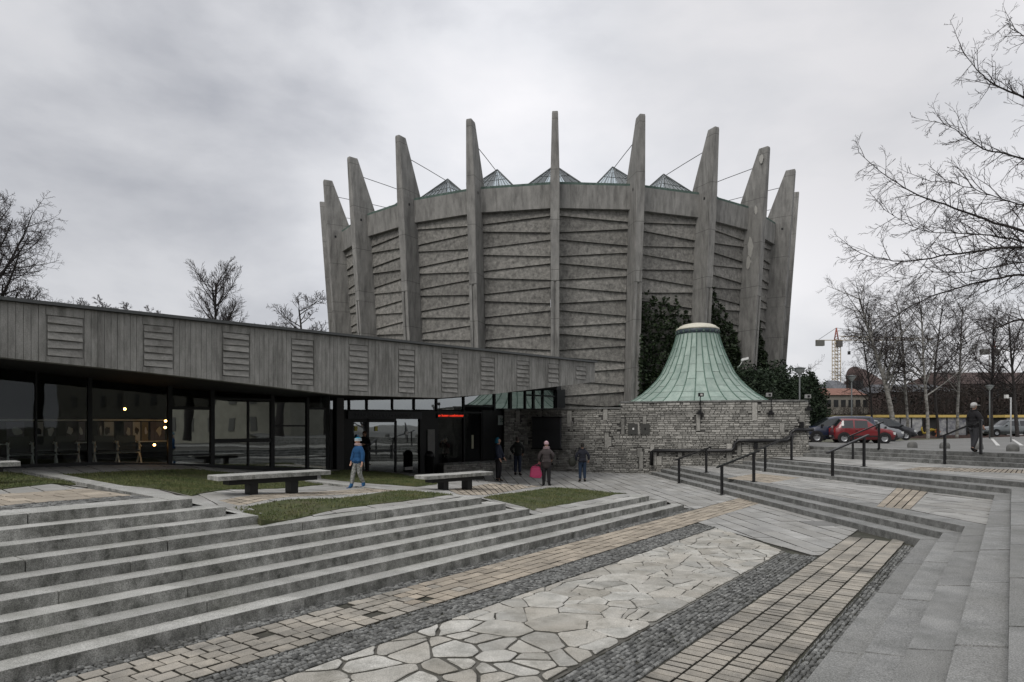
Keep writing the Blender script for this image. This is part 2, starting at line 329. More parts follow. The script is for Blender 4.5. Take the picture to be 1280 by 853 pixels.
for u, v, h in [(0,586,1.11),(110,584,1.13),(211,581,1.18),(264,584,1.31),(311,587,1.46),(383,584,1.6),(430,588,1.9),(500,592,2.2),(560,592,2.33),(693,610,2.05),(780,617,1.96),(337,612,1.54),(447,611,1.56)]:
    x, y, z = at(u, v, EYE-h); _b.append((*to_sp(x, y), z))
CT = np.array(CTRL+_b)
def _tps(r2): return np.where(r2 > 1e-12, .5*r2*np.log(np.maximum(r2, 1e-12)), 0)
def _solve():
    n = len(CT); P = CT[:, :2]
    d = ((P[:, None]-P[None])**2).sum(-1); A = np.zeros((n+3, n+3)); A[:n, :n] = _tps(d)+np.eye(n)*.0005
    A[:n, n] = 1; A[:n, n+1:] = P; A[n, :n] = 1; A[n+1:, :n] = P.T
    return np.linalg.solve(A, np.concatenate([CT[:, 2], np.zeros(3)]))
_w = _solve()
_GS, _GP = np.meshgrid(np.arange(-12, 44, .25), np.arange(4, 34, .25), indexing='ij')
_q = np.stack([_GS.ravel(), _GP.ravel()], 1)
_hv = (_tps(((_q[:, None]-CT[None, :, :2])**2).sum(-1))@_w[:-3]+_w[-3]+_q@_w[-2:]).reshape(_GS.shape)
_hv = np.clip(_hv, 0, 1.2375)
# the upper terrace is level up to its kerb
def H(x, y):
    s, p = to_sp(x, y)
    if s < 5.07: return 1.2375
    i = (s+12)/.25; j = (p-4)/.25
    i = min(max(i, 0), _hv.shape[0]-1.001); j = min(max(j, 0), _hv.shape[1]-1.001)
    a, b = int(i), int(j); f, g = i-a, j-b
    h = float((_hv[a, b]*(1-f)+_hv[a+1, b]*f)*(1-g)+(_hv[a, b+1]*(1-f)+_hv[a+1, b+1]*f)*g)
    if s > 16.6 and p < 7.3: return 0.0
    if s > 16.6: h = min(h, .4125*min(1, max(0, (17.8-s)/1.1+max(0, p-8.3)*.3)))
    return h
def atH(u, v, lift=0.0):
    z = .6
    for _ in range(60):
        x, y, _z = at(u, v, z); z = .6*z+.4*(H(x, y)+lift)
    x, y, _z = at(u, v, z); return (x, y, z)
def clip(poly, a, b, c):
    """keep the side a*x+b*y <= c"""
    out = []
    for i in range(len(poly)):
        P, Q = poly[i], poly[(i+1) % len(poly)]; dp = a*P[0]+b*P[1]-c; dq = a*Q[0]+b*Q[1]-c
        if dp <= 0: out.append(P)
        if dp*dq < 0:
            t = dp/(dp-dq); out.append((P[0]+(Q[0]-P[0])*t, P[1]+(Q[1]-P[1])*t))
    return out
def clip_line(poly, P, Q):
    """keep the left side of P->Q"""
    a, b = (Q[1]-P[1]), -(Q[0]-P[0]); return clip(poly, a, b, a*P[0]+b*P[1])
def inset(poly, d):
    n = len(poly); a = sum(poly[i][0]*poly[(i+1) % n][1]-poly[(i+1) % n][0]*poly[i][1] for i in range(n))
    if a < 0: poly = poly[::-1]
    res = poly
    for i in range(n):
        P, Q = poly[i], poly[(i+1) % n]; dx, dy = Q[0]-P[0], Q[1]-P[1]; L = math.hypot(dx, dy)
        if L < 1e-6: continue
        nx, ny = -dy/L, dx/L
        res = clip_line(res, (P[0]+nx*d, P[1]+ny*d), (Q[0]+nx*d, Q[1]+ny*d))
        if len(res) < 3: return []
    return res
def area(poly):
    n = len(poly); return abs(sum(poly[i][0]*poly[(i+1) % n][1]-poly[(i+1) % n][0]*poly[i][1] for i in range(n)))/2
def seen(x, y, z=0, m=60):
    if y < .5: return False
    u = CX+F*x/y; v = HZ+F*(EYE-z)/y; return -m < u < 1280+m and v < 853+m
def pave(parent, name, polys, z0, z1, ch, mat, limit=300, zf=None, jitter=.004, rnd=random.Random(5)):
    """lay pieces: the ones that show largest one by one, the rest together"""
    sc_ = []
    for q in polys:
        if len(q) < 3 or area(q) < 1e-4: continue
        cx = sum(p[0] for p in q)/len(q); cy = sum(p[1] for p in q)/len(q)
        sc_.append(((area(q)/max(cy, 1)**3) if seen(cx, cy) else 0, q))
    sc_.sort(key=lambda a: -a[0]); rest = MB(); k = 0
    for w, q in sc_:
        dz = rnd.uniform(-jitter, jitter)
        if k < limit and w > 0:
            mb = MB(); mb.prism(q, z0, z1+dz, ch, zf=zf); mb.build(name, mat, parent); k += 1
        else: rest.prism(q, z0, z1+dz, ch if w > 0 else 0, t=rnd.random(), zf=zf)
    if rest.f: o = rest.build(name+'_field', mat, parent); o['kind'] = 'stuff'
def drape(name, poly, mat, lift, parent=None, step=.4, zf=H, edge=0.0):
    """a sheet over the ground inside an outline"""
    pts = []; n = len(poly)
    for i in range(n):
        P, Q = poly[i], poly[(i+1) % n]; k = max(1, int(math.hypot(Q[0]-P[0], Q[1]-P[1])/step))
        for j in range(k): pts.append((P[0]+(Q[0]-P[0])*j/k, P[1]+(Q[1]-P[1])*j/k))
    nb = len(pts); xs = [p[0] for p in poly]; ys = [p[1] for p in poly]
    x = min(xs)
    inner = []
    while x < max(xs):
        y = min(ys)
        while y < max(ys): inner.append((x+.01, y+.013)); y += step
        x += step
    allp = [Vector(p) for p in pts+inner]
    r = delaunay_2d_cdt(allp, [], [list(range(nb))], 1, 1e-5)
    mb = MB()
    mb.v = [(p.x, p.y, zf(p.x, p.y)+lift) for p in r[0]]
    for f in r[2]: mb.face(tuple(f))
    return mb, [tuple(f) for f in r[2]]

# ------------------------------------------------------------------ the ground out to the horizon
LOTZ = lambda x, y: 1.36-min(max(y-24, 0), 16)*.014
g = MB(); g.v = [(-900, -300, -.09), (900, -300, -.09), (900, 1500, -.09), (-900, 1500, -.09)]; g.face((0, 1, 2, 3)); g.build('ground', M['earth'])['kind'] = 'structure'

# plaza: joint bed + pieces in bands
pz = structure('plaza_pavement')
mb = MB(); q = [sp(-6, 1.3), sp(-6, 7.6), sp(18, 7.6), (-6, 45), (9, 45), (7.5, 30), (8.6, 12.9)]
mb.v = [(x, y, -.022) for x, y in [sp(-6, 1.2), (9.6, 12.6), (8.2, 31), (9.5, 45), (-9, 45), sp(17, 8.4), sp(-6, 7.8)]]; mb.face(tuple(range(7))); mb.build('joint_bed', M['mortar'], pz)
mb = MB(); mb.v = [(x, y, -.012) for x, y in [sp(7.2, 3.38), sp(12.9, 3.38), sp(15.0, 5.43), sp(7.2, 5.43)]]; mb.face((0, 1, 2, 3)); mb.build('sand_bed', M['mortar_l'], pz)
mb = MB(); mb.v = [(x, y, -.014) for x, y in [sp(-2, 3.38), sp(7.2, 3.38), sp(7.2, 5.43), sp(-2, 5.43)]]; mb.face((0, 1, 2, 3)); mb.build('grit_bed', M['mortar_m'], pz)
# A flight line etc (surveyed corners)
A1a, A1b = (6.55, 30.6), sp(15.04, 1.43)
def spoly(pts): return [sp(*p) for p in pts]
rnd = random.Random(11)
# crazy paving
def voronoi(x0, x1, y0, y1, cell, rnd, jit=.42, sx=1.35):
    nx = int((x1-x0)/(cell*sx))+3; ny = int((y1-y0)/cell)+3; P = {}
    for i in range(-1, nx):
        for j in range(-1, ny):
            P[i, j] = (x0+(i+.5+rnd.uniform(-jit, jit)+(.5 if j % 2 else 0)-.25)*cell*sx, y0+(j+.5+rnd.uniform(-jit, jit))*cell)
    keys = list(P); drop = set(k for k in keys if rnd.random() < .27)
    res = []
    for (i, j) in keys:
        if (i, j) in drop: continue
        c = P[i, j]; poly = [(c[0]-3*cell*sx, c[1]-3*cell), (c[0]+3*cell*sx, c[1]-3*cell), (c[0]+3*cell*sx, c[1]+3*cell), (c[0]-3*cell*sx, c[1]+3*cell)]
        for a in range(-3, 4):
            for b in range(-3, 4):
                o = P.get((i+a, j+b))
                if (a, b) == (0, 0) or o is None or (i+a, j+b) in drop: continue
                dx, dy = o[0]-c[0], o[1]-c[1]; poly = clip(poly, dx, dy, dx*(c[0]+o[0])/2+dy*(c[1]+o[1])/2)
                if len(poly) < 3: break
            if len(poly) < 3: break
        poly = clip(clip(clip(clip(poly, -1, 0, -x0), 1, 0, x1), 0, -1, -y0), 0, 1, y1)
        if len(poly) >= 3: res.append(poly)
    return res
cells = voronoi(.2, 15.2, 3.40, 5.41, .285, rnd, .49, 1.25)
fl = []; cells2 = []
for c in cells:
    c = clip_line(c, (15.1, 5.45), (12.75, 3.36)) if False else clip(c, 1, -1.03, 15.0-1.03*5.43)
    if len(c) < 3: continue
    if area(c) > .1 and rnd.random() < .42:
        m_ = (sum(p[0] for p in c)/len(c)+rnd.uniform(-.06, .06), sum(p[1] for p in c)/len(c)+rnd.uniform(-.05, .05)); a_ = rnd.random()*6.28; n_ = (math.cos(a_), math.sin(a_)); k_ = n_[0]*m_[0]+n_[1]*m_[1]
        halves = [clip(c, n_[0], n_[1], k_), clip(c, -n_[0], -n_[1], -k_)]
    else: halves = [c]
    cells2 += [h_ for h_ in halves if len(h_) > 2]
for c in cells2:
    cs = sum(p[0] for p in c)/len(c); gap = rnd.uniform(.003, .009) if cs > 6 else rnd.uniform(.007, .028)
    c = inset(c, gap)
    if len(c) < 3 or area(c) < .006: continue
    # worn corners and slightly uneven edges
    d = []
    for i in range(len(c)):
        A, B, C = c[i-1], c[i], c[(i+1) % len(c)]
        k = min(rnd.uniform(.006, .04), .2*math.dist(A, B))/max(math.dist(A, B), 1e-6); k2 = min(.022, .2*math.dist(B, C))/max(math.dist(B, C), 1e-6)
        d += [(B[0]+(A[0]-B[0])*k, B[1]+(A[1]-B[1])*k), (B[0]+(C[0]-B[0])*k2, B[1]+(C[1]-B[1])*k2)]
        if math.dist(B, C) > .25:
            dx, dy = C[0]-B[0], C[1]-B[1]; L = math.hypot(dx, dy)
            for t in ((.3, .7) if L > .4 else (rnd.uniform(.35, .65),)):
                t += rnd.uniform(-.1, .1); e = rnd.uniform(-.014, .017); d.append((B[0]+dx*t-dy/L*e, B[1]+dy*t+dx/L*e))
    fl.append(spoly(d))
pave(pz, 'flagstone', fl, -.02, .006, .007, M['flag'], 290, jitter=.005, rnd=rnd)
# right tan band: four rows of clinker
tl = []
w = (2.75-1.72)/4
for r in range(4):
    s = .2+rnd.random()*.1
    while s < 15.1:
        ln = rnd.uniform(.13, .155) if s < 12.6 else rnd.uniform(.4, .6)
        p0 = 1.72+r*w
        c = [(s+.014, p0+.012), (s+ln-.014, p0+.014+rnd.uniform(-.004, .004)), (s+ln-.014+rnd.uniform(-.006, .006), p0+w-.012), (s+.014, p0+w-.012)]
        c = spoly(c); c = clip_line(c, (A1b[0]-.01, A1b[1]), (A1a[0]-.01, A1a[1]))
        if len(c) > 2: tl.append(c)
        s += ln
pave(pz, 'clinker', tl, -.02, .004, .005, M['tan'], 300, jitter=.004, rnd=rnd)
# left tan band: four rows, greyer setts near, warmer clinkers farther on
t1, t2 = [], []
w = (7.0-6.04)/5
for r in range(5):
    s = 1.5+rnd.random()*.2
    while s < 24:
        ln = rnd.uniform(.17, .27) if s < 7 else rnd.uniform(.22, .40); p0 = 6.04+r*w
        if rnd.random() > (.035 if s < 6.5 else .004):
            e1, e2 = rnd.uniform(-.008, .008), rnd.uniform(-.008, .008); c = spoly([(s+.012, p0+.011+e1), (s+ln-.012+e2, p0+.011+rnd.uniform(-.006, .006)), (s+ln-.012, p0+w-.011), (s+.012+e2, p0+w-.011+e1*.5)])
            c = clip_line(c, (A1b[0]-.02, A1b[1]), (A1a[0]-.02, A1a[1]))
            if len(c) > 2: (t1 if s < 5.9+rnd.random()*1.2 else t2).append(c)
        s += ln
pave(pz, 'sett', t1, -.02, .004, .006, M['tan'], 230, jitter=.006, rnd=rnd)
pave(pz, 'warm_clinker', t2, -.02, .004, .005, M['tan_w'], 150, jitter=.004, rnd=rnd)
# bands of small basalt cobbles (nobody could count them)
def cobbles(p0, p1, s0, s1, size, parent, endf=None, zf=None, zt=.004, name='cobbles'):
    mb = MB(); p = p0; row = 0
    while p < p1-.3*size:
        s = s0+rnd.random()*size; wv = size*rnd.uniform(.85, 1.1)
        while s < (s1 if endf is None else endf(p)):
            L = size*rnd.uniform(.75, 1.3); a = rnd.uniform(-.012, .012); b = rnd.uniform(-.008, .008); g = .0065
            q = spoly([(s+g, p+g+b), (s+L-g, p+g+b+a*.4), (s+L-g+a, min(p+wv-g, p1-.003)+b), (s+g+a, min(p+wv-g, p1-.003)+b)])
            x, y = q[0]
            if seen(x, y, 0, 80) and rnd.random() > .02: mb.prism(q, -.02, zt+rnd.uniform(-.008, .005), .009 if y < 9 else .007, t=rnd.random(), zf=zf)
            s += L
        p += wv
    o = mb.build(name, M['cobble'], parent); o['kind'] = 'stuff'; return o
cobbles(2.77, 3.37, .2, 12.7, .062, pz, endf=lambda p: 12.62+(p-2.75)*.2)
cobbles(5.45, 6.02, 1.2, 15, .062, pz, endf=lambda p: 15.0+(p-5.4)*.3)
cobbles(1.45, 1.70, .2, 14.9, .06, pz)
cobbles(7.02, 7.27, 1.2, 17.9, .062, pz)
# grey slabs running parallel to the lower flight on the right
TH = math.atan2(A1a[0]-A1b[0], A1a[1]-A1b[1])
def slab_grid(x0, y0, length, width, ni, nj, th, rnd, gap=.011):
    """rows along direction th (from +Y)"""
    d = (math.sin(th), math.cos(th)); e = (d[1], -d[0]); out = []
    for j in range(nj):
        t = -rnd.random()*length
        while t < ni*length:
            L = length*rnd.uniform(.8, 1.2)
            c = [(t+gap, j*width+gap), (t+L-gap, j*width+gap), (t+L-gap, (j+1)*width-gap), (t+gap, (j+1)*width-gap)]
            out.append([(x0+a*d[0]-b*e[0], y0+a*d[1]-b*e[1]) for a, b in c]); t += L
    return out
gs = slab_grid(A1b[0]+.2, A1b[1]-1.0, .95, .42, 30, 48, TH, rnd)
reg1, reg3 = [], []
for q in gs:
    qq = clip_line(q, (A1b[0]-.0, A1b[1]), (A1a[0], A1a[1]))
    s_ = [to_sp(*p) for p in qq]
    r1 = clip(clip(clip(s_, 0, 1, 6.03), 0, -1, -2.76), -1, .84, -12.66+.84*2.75)
    if len(r1) > 2 and area(r1) > .02: reg1.append(spoly(r1))
    for r3 in (clip(clip(s_, 0, -1, -7.01), -1, 0, -17.86), clip(clip(clip(s_, 0, -1, -7.6), -1, 0, -17.0), 1, 0, 17.85)):
        if len(r3) > 2 and area(r3) > .02: reg3.append(spoly(r3))
pave(pz, 'paving_slab', reg1, -.02, .004, .005, M['slab'], 140, rnd=rnd)
pave(pz, 'paving_slab', reg3, -.02, .006, .005, M['slab'], 150, zf=H, rnd=rnd)
mb = MB(); c = at(1030, 656, .009)
mb.prism([(c[0]-.32, c[1]-.2), (c[0]+.3, c[1]-.22), (c[0]+.3, c[1]+.55), (c[0]-.34, c[1]+.55)], 0, .012, .003); mb.build('drain_cover', M['asphalt'], pz)

# ------------------------------------------------------------------ granite steps
def offset_line(pl, d):
    """polyline moved sideways by d to its right, mitred"""
    n = len(pl); dirs = []
    for a, b in zip(pl, pl[1:]): L = math.dist(a, b); dirs.append(((b[0]-a[0])/L, (b[1]-a[1])/L))
    out = []
    for i in range(n):
        if i == 0: u = v = dirs[0]
        elif i == n-1: u = v = dirs[-1]
        else: u, v = dirs[i-1], dirs[i]
        n1 = (u[1], -u[0]); n2 = (v[1], -v[0]); mx, my = n1[0]+n2[0], n1[1]+n2[1]; k = d*2/(mx*mx+my*my)*1.0
        out.append((pl[i][0]+mx*k, pl[i][1]+my*k))
    return out
def stone_row(parent, pl, depth, ztop, h, mat, rnd, lo=1.3, hi=2.4, name='step_stone', zf=None, depths=None):
    """a row of long stones: front face along pl, body to its right"""
    inner = offset_line(pl, depth)
    if depths:
        dirs = [math.dist(a, b) for a, b in zip(pl, pl[1:])]
        # separate depth per leg, mitred
        segs = []
        for i, (a, b) in enumerate(zip(pl, pl[1:])):
            L = dirs[i]; nx, ny = (b[1]-a[1])/L, -(b[0]-a[0])/L; segs.append(((a[0]+nx*depths[i], a[1]+ny*depths[i]), (b[0]+nx*depths[i], b[1]+ny*depths[i])))
        inner = [segs[0][0]]
        for (p1, p2), (p3, p4) in zip(segs, segs[1:]):
            d1 = (p2[0]-p1[0], p2[1]-p1[1]); d2 = (p4[0]-p3[0], p4[1]-p3[1]); den = d1[0]*d2[1]-d1[1]*d2[0]
            t = ((p3[0]-p1[0])*d2[1]-(p3[1]-p1[1])*d2[0])/den; inner.append((p1[0]+d1[0]*t, p1[1]+d1[1]*t))
        inner.append(segs[-1][1])
    for (a, b), (c, d) in zip(zip(pl, pl[1:]), zip(inner, inner[1:])):
        L = math.dist(a, b); cuts = [0]; t = rnd.uniform(lo*.5, hi)
        while t < L-lo*.5: cuts.append(t/L); t += rnd.uniform(lo, hi)
        cuts.append(1)
        lerp = lambda P, Q, k: (P[0]+(Q[0]-P[0])*k, P[1]+(Q[1]-P[1])*k)
        for i in range(len(cuts)-1):
            k0 = cuts[i]+(.007/L if i else 0); k1 = cuts[i+1]-(.007/L if i < len(cuts)-2 else 0)
            dz = rnd.uniform(-.003, .003); o = rnd.uniform(-.003, .003); nx, ny = (b[1]-a[1])/L*o, -(b[0]-a[0])/L*o
            A, B, C, D = lerp(a, b, k0), lerp(a, b, k1), lerp(c, d, k1), lerp(c, d, k0)
            # outer kerbs keep square to the row except at mitred corners
            if 0 < i: D = (A[0]+(D[0]-A[0]), A[1]+(D[1]-A[1]))
            A = (A[0]+nx, A[1]+ny); B = (B[0]+nx, B[1]+ny)
            mb = MB(); mb.prism([A, B, C, D], -h, dz, .006 if mat is M['granite'] else .012, zf=(zf or (lambda x, y: ztop))); mb.build(name, mat, parent)
rnd = random.Random(21)
PL = [7.25+.328*k for k in range(9)]
ls = structure('left_stairs')
ends = {1: (855, 632), 2: (833.5, 625.5), 3: (811.5, 619.3), 4: (662, 636.4), 5: (632, 628.2), 6: (602, 621.6), 7: (323, 643.5), 8: (282.3, 633.6), 9: (240.3, 622.9)}
KD = (-.735, .678)
for k in range(1, 10):
    p = PL[k-1]; se = s_from_u(ends[k][0], p)
    z = R_*k; e = sp(se, p)
    ret = {9: 9.5, 8: 1.3, 7: 1.5, 6: 7.6, 5: 1.1, 4: .8, 3: 2.6, 2: 2.4, 1: 2.2}[k]
    ret_pt = (e[0]+KD[0]*ret, e[1]+KD[1]*ret)
    # travelled so that the body of the stone lies behind the front face (to the left of s+)
    pl = [ret_pt, e, sp(-3.0, p)]
    first = .62 if k == 9 else .36
    if k in (9, 6):
        # the top kerb runs on down the terrace side, following the ground
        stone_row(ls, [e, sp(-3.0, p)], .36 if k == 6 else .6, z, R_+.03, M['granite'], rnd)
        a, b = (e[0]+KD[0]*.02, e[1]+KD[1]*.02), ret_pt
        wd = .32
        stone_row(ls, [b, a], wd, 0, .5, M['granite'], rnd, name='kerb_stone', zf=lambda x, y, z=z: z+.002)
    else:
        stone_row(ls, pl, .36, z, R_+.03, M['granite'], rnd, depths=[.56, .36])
# ---- right: steps beside the camera, wrapping into flights A and B
rs = structure('right_stairs')
PR = [1.43-.35*k for k in range(6)]
corner = {1: (7.75, 12.93), 2: (8.2, 12.85), 3: (8.6, 12.7), 4: (12.25, 17.1), 5: (12.88, 17.3), 6: (13.55, 17.45)}
left = {1: (6.5, 31.0), 2: (6.95, 31.0), 3: (7.4, 31.0), 4: (9.75, 31.0), 5: (10.4, 31.0), 6: (11.0, 31.0)}
for k in range(1, 7):
    s_, _ = to_sp(*corner[k]); c = sp(s_, PR[k-1])
    corner[k] = c
    dz = [.42, .42, .55, .66, .66, .6][k-1]; dr = .40 if k != 3 else .40
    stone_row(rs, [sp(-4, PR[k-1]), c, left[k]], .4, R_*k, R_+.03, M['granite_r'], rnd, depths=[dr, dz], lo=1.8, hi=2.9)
# terrace A (between flights) and terrace B
ta = structure('middle_terrace')
polyA = [corner[3], left[3], (9.9, 31.0), corner[4]]
mb = MB(); mb.v = [(x, y, .4125-.03) for x, y in [sp(3, .7), corner[3], left[3], (10.6, 31), (13, 17.1), sp(3, .2)]]; mb.face(tuple(range(6))); mb.build('joint_bed', M['joint'], ta)
offA = offset_line([sp(-4, PR[2]), corner[3], left[3]], .0)
inA = [(corner[3][0]+.56, corner[3][1]), (left[3][0]+.56, left[3][1])]
THB = math.atan2(left[4][0]-corner[4][0], left[4][1]-corner[4][1])
ga = slab_grid(corner[4][0]+1.5, corner[4][1]-5, .9, .45, 24, 26, THB, rnd)
sl, tan2 = [], []
bandA = [(at(1118, 642, .4125), at(1186, 612, .4125)), ]
tb0 = [at(1092, 633, .4125)[:2], at(1138, 637, .4125)[:2], at(1160, 614.5, .4125)[:2], at(1124, 610.5, .4125)[:2]]
for q in ga:
    q = clip_line(q, inA[0], inA[1]) if False else q
    # right of flight A's inner edge, left of flight B's front
    q = clip_line(q, inA[1], inA[0]); q = clip_line(q, corner[4], left[4])
    s_ = [to_sp(*p) for p in q]
    s_ = clip(s_, 0, -1, -(PR[3]+.01)) if len(s_) > 2 else []
    if len(s_) > 2: sl.append(spoly(s_))
def split_band(slabs, band):
    """cut a strip (quad, ccw) out of the slabs"""
    out = []
    n = len(band); a = sum(band[i][0]*band[(i+1) % n][1]-band[(i+1) % n][0]*band[i][1] for i in range(n))
    if a < 0: band = band[::-1]
    for q in slabs:
        rest = q
        for i in range(n):
            P, Q = band[i], band[(i+1) % n]; o = clip_line(rest, Q, P)
            if len(o) > 2 and area(o) > .01: out.append(o)
            rest = clip_line(rest, P, Q)
            if len(rest) < 3: break
    return out
def tile_quad(c, nu, nv, gap, rnd):
    """clinkers filling a quad (c0,c1 near edge; c3,c2 far edge)"""
    res = []; L = lambda P, Q, k: (P[0]+(Q[0]-P[0])*k, P[1]+(Q[1]-P[1])*k)
    for i in range(nu):
        for j in range(nv):
            g = lambda a, b: L(L(c[0], c[1], a/nu), L(c[3], c[2], a/nu), b/nv)
            q = inset([g(i, j), g(i+1, j), g(i+1, j+1), g(i, j+1)], gap)
            if len(q) > 2: res.append(q)
    return res
qa = [at(1095, 633.5, .4125)[:2], at(1138, 637.0, .4125)[:2], at(1162, 613.2, .4125)[:2], at(1121, 609.8, .4125)[:2]]
qb = [at(908, 598.2, .4125)[:2], at(962, 603.8, .4125)[:2], at(1000, 597.5, .4125)[:2], at(945, 592.0, .4125)[:2]]
sl = split_band(split_band(sl, qa), qb)
pave(ta, 'paving_slab', sl, -.02, .004, .005, M['slab'], 200, zf=lambda x, y: .4125, rnd=rnd)
pave(ta, 'warm_clinker', tile_quad(qa, 4, 6, .012, rnd)+tile_quad(qb, 5, 9, .008, rnd), -.02, .005, .005, M['tan_w'], 120, zf=lambda x, y: .4125, rnd=rnd)
# terrace B, rising gently to the upper flight
C0, C1 = (13.45-2.0, 31.0+4.36), (17.36+3.9*1.6, 22.5-8.5*1.6)     # front edge of the top step
dC = ((C1[0]-C0[0])/math.dist(C0, C1), (C1[1]-C0[1])/math.dist(C0, C1)); nC = (dC[1], -dC[0])   # points to the camera side? fixed below
if nC[0]*C0[0]+nC[1]*C0[1] > 0: nC = (-nC[0], -nC[1])
def Cline(off): return [(C0[0]+nC[0]*off, C0[1]+nC[1]*off), (C1[0]+nC[0]*off, C1[1]+nC[1]*off)]
def ZB(x, y):
    d = (x-C0[0])*nC[0]+(y-C0[1])*nC[1]
    return .825+.08*(1-min(max((d-.7)/3.0, 0), 1)) if d > .6 else .905
tb = structure('upper_terrace')
base = [sp(-6, -.25), corner[6], left[6], (13.0, 33), Cline(.5)[0], Cline(.5)[1], (26, -6)]
mb, _ = drape('x', base, M['joint'], -.03, step=1.0, zf=ZB); mb.build('joint_bed', M['joint'], tb)
gb = slab_grid(22, -3, .9, .45, 46, 60, THB, rnd); sl = []
lB0, lB1 = (corner[6][0]+.5, corner[6][1]), (left[6][0]+.55, left[6][1]); cl = Cline(.7)
for q in gb:
    q = clip_line(q, lB1, lB0);  q = clip_line(q, cl[1], cl[0]) if len(q) > 2 else q
    if len(q) > 2:
        c = (sum(p[0] for p in q)/len(q), sum(p[1] for p in q)/len(q))
        pass
        s_ = [to_sp(*p) for p in q]
        if len(s_) > 2 and c[1] > 2: sl.append(spoly(s_))
def onB(u, v): 
    z = .85
    for _ in range(20): x, y, _z = at(u, v, z); z = ZB(x, y)
    return (x, y)
qc = [onB(1128, 587.5), onB(1290, 592.3), onB(1290, 587.8), onB(1150, 584.0)]
sl = [q for q in sl if len(clip(q, nC[0], nC[1], -1e9)) == 0 or True]
sl2 = []
for q in sl:
    c = (sum(p[0] for p in q)/len(q), sum(p[1] for p in q)/len(q))
    if (c[0]-C0[0])*nC[0]+(c[1]-C0[1])*nC[1] >= .66: sl2.append(q)
sl = split_band(sl2, qc)
pave(tb, 'paving_slab', sl, -.02, .004, .005, M['slab'], 200, zf=ZB, rnd=rnd)
pave(tb, 'warm_clinker', tile_quad(qc, 26, 3, .012, rnd), -.02, .006, .004, M['tan_w'], 120, zf=ZB, rnd=rnd)
us = structure('upper_stairs')
for k in range(3):
    a, b = Cline(.7-.35*k); z = .905+.152*(k+1)
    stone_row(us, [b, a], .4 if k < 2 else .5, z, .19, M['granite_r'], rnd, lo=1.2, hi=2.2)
# car park: sheet from the top step on
lot = MB()
cl0 = Cline(-.45)
xs = [0, 3, 8, 16, 40, 90, 260, 900]
row = []
for w_ in xs:
    for P in (cl0[0], cl0[1], (cl0[1][0]+260, cl0[1][1]-120)):
        x, y = P[0]-nC[0]*w_, P[1]-nC[1]*w_+ (w_*.3 if P is cl0[0] else 0); lot.v.append((x, y, 1.355-.011*min(w_, 16) if w_ else 1.357))
n = 3
for i in range(len(xs)-1):
    for j in range(2): a = i*n+j; lot.face((a, a+1, a+n+1, a+n))
o = lot.build('car_park', M['asphalt']); o['kind'] = 'structure'
def ZL(x, y):
    w_ = -((x-cl0[0][0])*nC[0]+(y-cl0[0][1])*nC[1]); return 1.355-.011*min(max(w_, 0), 16)

# ------------------------------------------------------------------ terraces behind the left stairs
lt = structure('left_terrace')
base = [sp(-9, 10.1), sp(5.1, 10.1), sp(6.1, 9.25), sp(10.9, 9.25), sp(11.9, 8.25), sp(17.0, 8.25), sp(17.3, 9), (-4, 45), (-28, 20)]
mb, _ = drape('x', base, None, -.03, step=.7); mb.build('joint_bed', M['joint'], lt)
gl = slab_grid(22, 22, .9, .45, 60, 85, -math.pi/4, rnd)
sl = []
for q in gl:
    s_ = [to_sp(*p) for p in q]; cs = sum(p[0] for p in s_)/len(s_); cp = sum(p[1] for p in s_)/len(s_)
    if cs > 16.99 or cs < -7: continue
    lim = 11.05 if cs < 5.2 else (9.25 if cs < 11.2 else 8.25)
    s_ = clip(clip(s_, 0, -1, -lim), 1, 0, 16.99)
    s_ = clip(s_, 1, 0, 4.76) if cs < 4.95 else clip(s_, -1, 0, -5.12)
    if 4.95 < cs < 6.3: s_ = clip(s_, 0, -1, -11.0) if cs < 6.0 else clip(clip(s_, 0, -1, -9.3), -1, 0, -6.0)
    if len(s_) < 3: continue
    x, y = sp(cs, cp)
    if not seen(x, y, H(x, y), 200): continue
    if y > 34 or (y-2.2 > 1.0*x+30): continue
    sl.append(spoly(s_))
# T1 warm band (four rows)
tt = []
for r in range(4):
    s = -3.4+rnd.random()*.3
    while s < 4.9:
        L_ = rnd.uniform(.26, .4); p0 = 11.06+r*.45; lim = 4.75
        q = [(s+.012, p0+.012), (s+L_-.012, p0+.012), (s+L_-.012, p0+.438), (s+.012, p0+.438)]
        q = clip(q, 1, 0, 4.74)
        if len(q) > 2: tt.append(spoly(q))
        s += L_
sl = split_band(sl, spoly([(-4, 11.05), (4.75, 11.05), (4.75, 12.88), (-4, 12.88)]))
# T2 warm band by the narrow lawn
q2 = [atH(286, 635.5)[:2], atH(500, 613.5)[:2], atH(470, 611.0)[:2], atH(236, 630)[:2]]
q2 = [atH(300, 632.5)[:2], atH(497, 613.8)[:2], atH(462, 610.5)[:2], atH(272, 626)[:2]]
sl = split_band(sl, q2)
q3 = [atH(574, 618.5)[:2], atH(690, 609.5)[:2], atH(668, 606.5)[:2], atH(560, 612.5)[:2]]
sl = split_band(sl, q3)
pave(lt, 'paving_slab', sl, -.02, .004, .005, M['slab'], 230, zf=H, rnd=rnd)
pave(lt, 'warm_clinker', tt+tile_quad(q2, 26, 3, .012, rnd)+tile_quad(q3, 20, 3, .012, rnd), -.02, .007, .005, M['tan_w'], 220, zf=H, rnd=rnd)
cobbles(10.48, 11.04, -3, 4.6, .075, lt, zf=H, zt=.008, endf=lambda p: 4.72)
